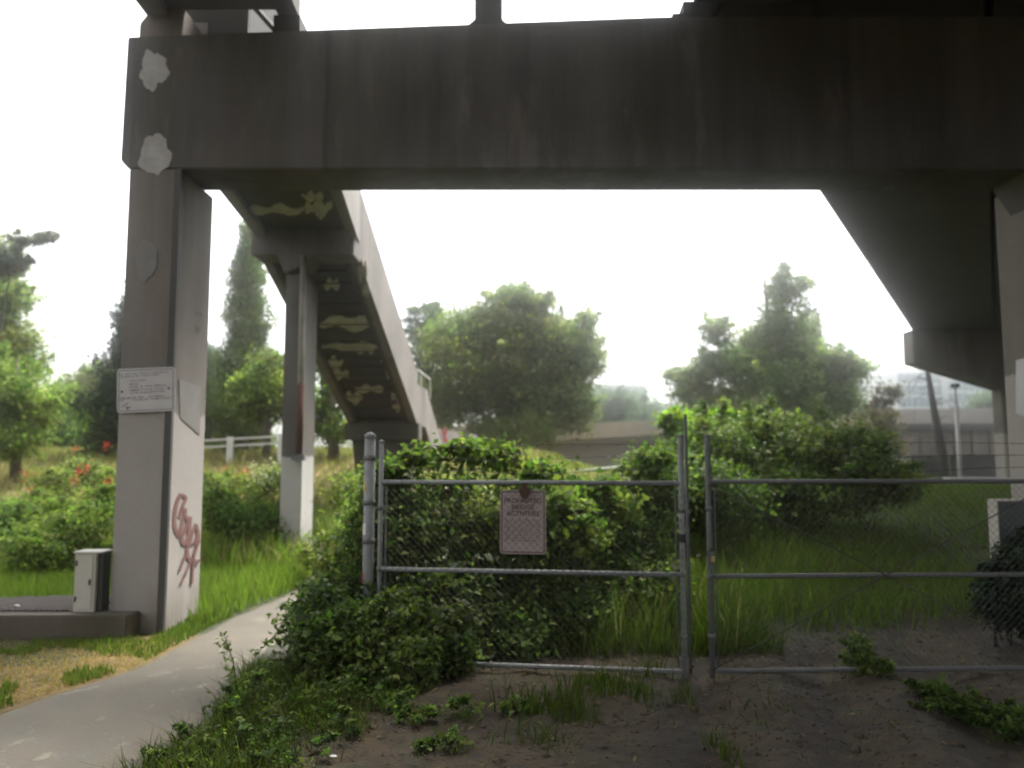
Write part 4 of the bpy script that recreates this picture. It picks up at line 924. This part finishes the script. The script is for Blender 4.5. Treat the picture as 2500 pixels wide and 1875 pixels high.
bush('vine_thicket', 'tangled green vine thicket right behind the left gate leaf', [lob(*l) for l in ((990, 1300, 7.1, .4, .4, .36), (1160, 1300, 7.5, .45, .4, .28), (950, 1220, 7.2, .2, .25, .2), (1290, 1310, 7.9, .45, .45, .26), (1060, 1440, 7.0, .6, .38, .36), (1290, 1440, 7.5, .5, .45, .24), (1510, 1300, 8.6, .45, .45, .34), (1590, 1220, 8.9, .35, .4, .36), (1560, 1150, 9.3, .18, .3, .16), (1440, 1430, 8.3, .35, .4, .18), (1140, 1520, 6.9, .5, .25, .2), (900, 1340, 6.95, .2, .25, .34), (1200, 1540, 6.8, .55, .3, .2), (1000, 1550, 6.7, .5, .25, .24), (1550, 1390, 8.5, .4, .4, .28), (1430, 1330, 8.4, .3, .35, .24), (1500, 1440, 7.7, .32, .3, .24), (1590, 1430, 7.9, .28, .3, .22), (1400, 1490, 7.3, .3, .3, .18), (1100, 1210, 7.8, .3, .3, .12), (1230, 1200, 8.2, .3, .3, .12))],
     3700, 13, .062, .13, GR + GRD + GRY[1:3], mat='leaf_gloss', stems=60, shell=.6, shoots=130)
bush('vine_thicket', 'lighter green vine top spilling over the middle of the left gate', [lob(*l) for l in ((950, 1155, 7.0, .1, .2, .06), (1040, 1125, 7.2, .2, .2, .05), (1130, 1105, 7.3, .16, .2, .07), (1220, 1120, 7.5, .22, .25, .05), (1330, 1160, 7.5, .15, .25, .06), (1400, 1300, 7.3, .3, .25, .16), (1290, 1310, 7.2, .25, .2, .16), (1600, 1125, 8.6, .16, .3, .1), (1480, 1220, 7.9, .25, .3, .16), (1390, 1250, 7.4, .2, .2, .1), (980, 1330, 6.75, .2, .15, .12), (1060, 1440, 6.6, .15, .15, .12))], 430, 11, .075, .1, GRY[:2] + GR + GR, stems=36, shoots=90)
bush('ivy_bush', 'dark trailing bush sprawling over the gate post foot and path edge', [lob(*l) for l in ((900, 1560, 6.1, .42, .36, .3), (810, 1540, 6.15, .28, .3, .27), (790, 1600, 5.9, .22, .25, .18), (840, 1470, 6.45, .25, .2, .2), (1030, 1560, 6.25, .4, .2, .26), (790, 1500, 6.6, .26, .3, .25), (950, 1620, 5.9, .4, .3, .2))], 2300, 14, .05, .07, GRD + GR[:2], mat='leaf_gloss', stems=26, shell=.42)
bush('ivy_bush', 'glossy dark ivy climbing the panel box at the right edge', [lob(*l) for l in ((2470, 1440, 7.1, .25, .25, .25), (2450, 1490, 6.95, .25, .25, .2), (2500, 1400, 7.2, .2, .2, .3), (2540, 1470, 7.0, .4, .3, .35), (2490, 1350, 7.3, .12, .1, .2), (2440, 1410, 7.2, .15, .15, .15))], 900, 14, .055, .05, [(.02, .034, .02), (.028, .045, .024), (.016, .028, .016)], mat='leaf_gloss', stems=12)
# rose and shrub bank, left of the column and between the columns
rb = [('rounded green shrub on the bank at the far left below the golden grass', ((30, 1260, 12.5, .5, .6, .28), (-30, 1300, 12, .5, .6, .3), (100, 1235, 13.5, .4, .5, .22)), GR),
      ('spreading green shrub just left of the pale column above the cabinet', ((150, 1320, 11.2, .5, .5, .3), (230, 1290, 11.6, .4, .5, .35), (80, 1350, 10.8, .5, .45, .24), (255, 1230, 12.6, .3, .4, .28)), GR + GRY[:1]),
      ('dark green shrub between the pale column and the stair pier', ((590, 1270, 13, .45, .5, .35), (540, 1250, 13.2, .35, .4, .3), (640, 1280, 12.8, .3, .4, .25)), GR + GRD),
      ('pale flowering scrub behind the dark shrub by the stair pier', ((640, 1195, 16, .45, .5, .25), (545, 1180, 17, .5, .5, .2), (690, 1170, 17, .4, .5, .2), (500, 1190, 16, .4, .4, .25)), GRY + GOLIVE),
      ('rose bush with red blooms left of the pale column', ((200, 1155, 16, .45, .5, .25), (130, 1180, 15, .4, .5, .22), (262, 1185, 14.5, .3, .4, .25)), GOLIVE + GR),
      ('leafy weed clump right of the stair pier foot', ((850, 1340, 10.5, .35, .4, .4), (880, 1280, 10.8, .3, .4, .4), (800, 1370, 10.4, .3, .4, .3), (890, 1200, 12, .4, .5, .3)), GRY)]
rbo = []
for lab, ls, pal in rb:
    rbo.append(bush('shrub' if 'rose' not in lab else 'rose_bush', lab, [lob(*l) for l in ls], 620, 13, .06, .13, pal, stems=14, shell=.8))
def flowers(name, root, pts, col, size, n=26):
    c = []
    for px, py, Yd, rad in pts:
        p = at(px, py, Yd); c.append(np.array(p) + R.normal(0, 1, (n, 3)) * rad)
    c = np.concatenate(c); k = len(c)
    o = leaves(name, c, unit(R.normal(0, 1, (k, 3)) + np.array([0, -.6, .6])), size * R.uniform(.6, 1.3, k), size * R.uniform(.6, 1.1, k), np.array(col) * R.uniform(.7, 1.2, (k, 1)), M['petal'])
    o.parent = root; o.matrix_parent_inverse = Matrix.Translation(root.location).inverted(); return o
flowers('blossom', rbo[4], [(212, 1142, 14.6, .06), (262, 1086, 16, .06), (262, 1180, 13.6, .05), (185, 1095, 17, .04), (70, 1155, 14.5, .07), (75, 1195, 14, .04), (180, 1175, 14.5, .05), (190, 1150, 14, .05), (268, 1178, 13.6, .05)], (.42, .035, .03), .04, 18)
flowers('blossom', rbo[3], [(590, 1155, 16, .05), (550, 1145, 17, .06), (600, 1150, 16.4, .05)], (.42, .08, .03), .04, 18)
flowers('blossom', rbo[3], [(650, 1175, 15.6, .12), (665, 1140, 17, .12), (615, 1145, 17, .1), (640, 1165, 15.5, .1)], (.5, .5, .36), .05, 30)

# ------------------------------------------------------------------ grass, weeds
def field(n, x0, x1, y0, y1, fn):
    x = R.uniform(x0, x1, n); y = y0 + (y1 - y0) * R.uniform(0, 1, n); k = fn(x, y); return x[k], y[k]
xc = lambda y: np.interp(y, PL_y, PL_x)
def notp(x, y): return ~pathmask(x, y, .02) & ~((x > XL - .35) & (x < XR + .03) & (y > 7.2) & (y < 8.4)) & ~((x < -3.3) & (y > 7.2) & (y < 7.5 + (x + 7.5) * .22) & (x > -7.6))
greens = np.array([(.18, .25, .035), (.13, .21, .03), (.22, .28, .05), (.25, .27, .065)])
straws = np.array([(.33, .26, .14), (.27, .21, .11), (.4, .33, .19), (.2, .17, .08)])
def tn(p, n): return p[R.integers(0, len(p), n)] * R.uniform(.7, 1.25, (n, 1))
def lawn(name, n, x0, x1, y0, y1, h, w, pal, fn=notp, lean=.4):
    x, y = field(n, x0, x1, y0, y1, fn); m = len(x)
    hh = h * R.uniform(.45, 1.3, m) * (1 + .45 * nz(x, y, 2.1))
    hh = hh * (1 - .65 * ss(4.2, 6.5, x))
    return stuff(blades(name, x, y, np.maximum(hh, .02), w * R.uniform(.6, 1.4, m), tn(pal, m), lean=lean))
lawn('grass', 52000, -9.5, -1.9, 7.9, 14.5, .19, .009, greens, lambda x, y: notp(x, y) & (x < np.interp(y, [7.9, 10, 14.5], [-2.6, -2.2, -1.2])))
lawn('tall_grass', 16000, -16, .5, 13.5, 17, .3, .02, np.concatenate([greens, straws]), lambda x, y: notp(x, y))
lawn('dry_grass', 52000, -24, 1.5, 12.8, 31, .24, .026, np.concatenate([straws, straws, greens[2:]]), lambda x, y: R.uniform(0, 1, len(x)) < ss(12.8, 17, y + 2 * nz(x, y, .5)))
lawn('hill_grass', 60000, .4, 11, 6.7, 19, .34, .012, np.concatenate([greens * .85, greens * .65, straws[3:] * .8]), lambda x, y: (y > 7.2 + .7 * nz(x, y, 1.6) + .4 * nz(x, y, 4, 8) + 1.2 * ss(2.8, 4.4, x) * (1 - ss(5.5, 7, x)) + R.normal(0, .25, len(x))), lean=.6)
lawn('verge_grass', 46000, -5.6, -2.5, 3.6, 8.3, .07, .009, greens * .8, lambda x, y: notp(x, y) & (x < xc(y) + .04) & (nz(x, y, 2.3) + .6 * nz(x, y, 6, 8) + .5 * ss(6.2, 7.2, y) > -.02))
lawn('straw_grass', 34000, -5.6, -2.5, 3.6, 8.0, .035, .008, np.array([(.5, .33, .12), (.42, .27, .09), (.55, .4, .18)]), lambda x, y: notp(x, y) & (x < xc(y) + .03) & (nz(x, y, 2.3) < .15), lean=1.6)
lawn('sparse_weeds', 15000, -1.95, 1.2, 3.1, 6.4, .11, .01, greens * .42, lambda x, y: (x > np.interp(y, PR_y, PR_x) + .04) & (nz(x, y, 2.2) + .6 * nz(x, y, 5.3, 8) + 1.1 * ss(-.3, -1.6, x) - .35 + R.normal(0, .12, len(x)) > .1))
lawn('bank_weeds', 20000, -12, -.6, 11.5, 15.8, .42, .016, np.concatenate([greens, greens * 1.1, straws[1:3], np.array([(.26, .27, .1), (.2, .22, .07)])]), lambda x, y: notp(x, y) & (nz(x, y, 1.1) + .5 * nz(x, y, 3) > -.12) & (x < np.interp(y, [10, 14, 17], [-2.9, -1.6, -.6])), lean=.55)
lawn('crest_grass', 16000, -1, 9, 14, 28, .15, .03, np.concatenate([greens * .9, straws]), lambda x, y: y > 14)
lawn('gate_weeds', 7000, -.2, 2.2, 6.6, 8.6, .24, .01, greens * .5, lambda x, y: (nz(x, y, 2.1) > -.1), lean=.6)
lawn('tall_weeds', 5000, -1.1, 2.0, 6.7, 9, .55, .0095, np.concatenate([greens * .8, greens * .6, straws[2:]]), lambda x, y: (nz(x, y, 2.6) + .6 * nz(x, y, 7, 8) > -.1), lean=.5)
# leafy ground weeds on the near right of the path
def weedpatch(name, label, lobes, ncl, per, size, pal, spread=.035, **kw):
    return bush(name, label, lobes, ncl, per, size, spread, pal, cat='weeds', **kw)
def glob(px, py, rx, ry, rz): p = gnd(px, py); return (p.x, p.y, float(G(p.x, p.y)) + rz * .35, rx, ry, rz)
lawn('dirt_weeds', 9000, -1.5, 4.2, 3.0, 6.8, .05, .008, np.concatenate([greens * .4, straws[3:] * .5]), lambda x, y: (x > np.interp(y, PR_y, PR_x) + .1) & (nz(x, y, 3.3) + .7 * nz(x, y, 9, 8) + R.normal(0, .2, len(x)) > .42), lean=1.2)
lawn('straggly_grass', 15000, -2.2, .5, 2.9, 6.2, .17, .008, np.concatenate([greens * .5, greens * .38, straws[3:] * .7]), lambda x, y: (x > np.interp(y, PR_y, PR_x) + .06) & (ss(-.4, -1.5, x) + .8 * nz(x, y, 2.4) + .5 * nz(x, y, 6, 8) + R.normal(0, .15, len(x)) > .45), lean=.9)
weedpatch('weed_patch', 'low weed patch spreading beside the path in the near foreground', [glob(*l) for l in ((640, 1790, .35, .3, .12), (520, 1850, .3, .3, .1), (760, 1720, .35, .3, .14), (880, 1690, .35, .25, .14), (700, 1860, .3, .2, .08), (830, 1780, .25, .2, .08), (600, 1740, .2, .2, .16))], 330, 9, .035, GRD + GRD + GR, stems=20)
weedpatch('weed_clump', 'small green weed tuft on the bare dirt left of the gate opening', [glob(*l) for l in ((1130, 1745, .12, .1, .06), (1010, 1760, .12, .1, .06), (1260, 1740, .1, .1, .05), (1090, 1830, .16, .1, .05), (960, 1730, .2, .12, .07))], 150, 9, .035, GR, stems=4)
weedpatch('weed_clump', 'bushy weed clump on the dirt before the right gate leaf', [glob(*l) for l in ((2330, 1740, .22, .16, .14), (2420, 1760, .22, .16, .12), (2270, 1710, .14, .12, .1), (2480, 1790, .18, .15, .1))], 340, 11, .035, GRD + GR[:2], stems=14)
weedpatch('weed_clump', 'upright weed clump growing through the right gate bottom rail', [glob(*l) for l in ((2105, 1650, .1, .1, .16), (2090, 1630, .09, .1, .2), (2140, 1660, .09, .08, .08))], 120, 10, .035, GR, stems=6)
sp0 = gnd(580, 1705)
spg = empty('weed_sprig', 'tall single weed sprig standing at the path edge', 'weed', (sp0.x, sp0.y, 0))
tip = at(545, 1545, sp0.y) - Vector((sp0.x, sp0.y, 0))
MB().tube([(0, 0, 0), tip * .5 + Vector((.02, 0, .02)), tip], [.005, .004, .002], 5).build('stem', M['leaf'], spg)
kk = 70; t = R.uniform(.15, 1, kk)[:, None]; cc = np.array(tip) * t + R.normal(0, .022, (kk, 3))
leaves('leaves', cc, unit(R.normal(0, 1, (kk, 3)) + np.array([0, 0, .6])), R.uniform(.03, .07, kk), R.uniform(.012, .025, kk), tn(np.array(GR + GRY[:2]), kk), M['leaf'], spg)
for k, (px, py, ex, ey) in enumerate(((700, 1560, 622, 1600), (720, 1540, 700, 1480), (690, 1610, 610, 1660))):
    s0 = at(px, py, 5.9); s1 = at(ex, ey, 5.6)
    vn_ = empty('bramble_shoot', ('lowest arching bramble shoot reaching over the path', 'bramble shoot rising with two round leaves by the path', 'bramble shoot nearest the grey rocks')[k], 'vine', s0)
    d_ = s1 - s0; MB().tube([(0, 0, 0), d_ * .5 + Vector((0, 0, .06)), d_], [.005, .004, .002], 5).build('stem', M['darkbark'], vn_)
    kk = 26; t = R.uniform(.1, 1, kk)[:, None]; cc = np.array(d_) * t + np.array([0, 0, .05]) * np.sin(t * 3.14) + R.normal(0, .014, (kk, 3))
    leaves('leaves', cc, unit(R.normal(0, .6, (kk, 3)) + np.array([0, 0, 1])), R.uniform(.03, .06, kk), R.uniform(.025, .04, kk), tn(np.array(GR), kk), M['leaf_gloss'], vn_)
# pebbles and clods scattered on the dirt: uncountable
n = 5000; x, y = field(n, -1.6, 4.2, 3.0, 8.3, lambda x, y: x > np.interp(y, PR_y, PR_x) + .1); n = len(x); z = G(x, y)
s = R.uniform(.004, .016, n) * (1 + 1.5 * (R.uniform(0, 1, n) > .93)); base = np.array([(1, 0, 0), (0, 1, 0), (-1, 0, 0), (0, -1, 0), (0, 0, .8), (0, 0, -.6)])
v = base[None] * s[:, None, None] * R.uniform(.6, 1.3, (n, 6, 1)) + np.stack([x, y, z], 1)[:, None]
ff = np.array([(0, 1, 4), (1, 2, 4), (2, 3, 4), (3, 0, 4), (1, 0, 5), (2, 1, 5), (3, 2, 5), (0, 3, 5)])
f = (np.arange(n)[:, None, None] * 6 + ff[None]).reshape(-1, 3)
stuff(npmesh('dirt_clods', v.reshape(-1, 3), f, 3, plain('soil_clods', (.09, .065, .045), .95, 0, .4, 9)))

# fallen leaves and twigs on the dirt and path edge
n = 1600; x, y = field(n, -2.6, 4.2, 3.0, 7.4, lambda x, y: x > np.interp(y, PR_y, PR_x) - .25 * R.uniform(0, 1, len(x)) ** 3); n = len(x)
c = np.stack([x, y, G(x, y) + .014], 1); L = R.uniform(.02, .06, n)
stuff(leaves('leaf_litter', c, unit(R.normal(0, .35, (n, 3)) + np.array([0, 0, 1.])), L, L * R.uniform(.15, .6, n), tn(np.array([(.12, .08, .04), (.2, .15, .08), (.07, .05, .03), (.16, .16, .06)]), n), M['leaf'], None, 0))
# ------------------------------------------------------------------ haze
HZ = dict(dens=.0058, aniso=.98)
mh, nt, b = newmat('haze_air'); nt.nodes.remove(b)
pv = N(nt, 'ShaderNodeVolumePrincipled'); pv.inputs['Color'].default_value = (.95, .96, .97, 1); pv.inputs['Density'].default_value = HZ['dens']; pv.inputs['Anisotropy'].default_value = HZ['aniso']
nt.links.new(pv.outputs[0], nt.nodes['Material Output'].inputs['Volume'])
hz = MB().box(-205, 205, -62, 205, -4, 24).build('haze', mh); hz['kind'] = 'stuff'

# ------------------------------------------------------------------ light, sky, camera
sun_dir = Vector((.28, .42, .9)).normalized()
sd = bpy.data.lights.new('sun', 'SUN'); sd.energy = 3.4; sd.angle = math.radians(20); sd.color = (1, .94, .85)
so = bpy.data.objects.new('sun', sd); COL.objects.link(so); so.rotation_euler = sun_dir.to_track_quat('Z', 'Y').to_euler()
w = bpy.data.worlds.new('World'); sc.world = w; w.use_nodes = True; nt = w.node_tree
bg = nt.nodes['Background']; sky = nt.nodes.new('ShaderNodeTexSky'); sky.sky_type = 'NISHITA'; sky.sun_disc = False
sky.sun_elevation = math.asin(sun_dir.z); sky.sun_rotation = math.atan2(sun_dir.x, sun_dir.y); sky.air_density = 1.0; sky.dust_density = 4.0; sky.ozone_density = 1
hs = nt.nodes.new('ShaderNodeHueSaturation'); hs.inputs['Saturation'].default_value = .06
nt.links.new(sky.outputs[0], hs.inputs['Color']); nt.links.new(hs.outputs[0], bg.inputs[0]); bg.inputs[1].default_value = .15
cam = bpy.data.cameras.new('camera'); co = bpy.data.objects.new('camera', cam); COL.objects.link(co)
co.location = (0, 0, EYE); co.rotation_euler = (math.pi / 2 + PITCH, 0, 0)
cam.sensor_width = 36; cam.lens = 36 * F / 2500; cam.clip_end = 2000; cam.clip_start = .05
cam.dof.use_dof = True; cam.dof.focus_distance = 3.2; cam.dof.aperture_fstop = 1.8
sc.camera = co
vs = sc.view_settings; vs.view_transform = 'Standard'; vs.look = 'None'; vs.gamma = 1; vs.use_curve_mapping = False; vs.exposure = 2.0
sc.cycles.use_denoising = True
sc.cycles.max_bounces = 8; sc.cycles.diffuse_bounces = 4; sc.cycles.volume_bounces = 4; sc.cycles.transparent_max_bounces = 8
sc.cycles.caustics_reflective = False; sc.cycles.caustics_refractive = False
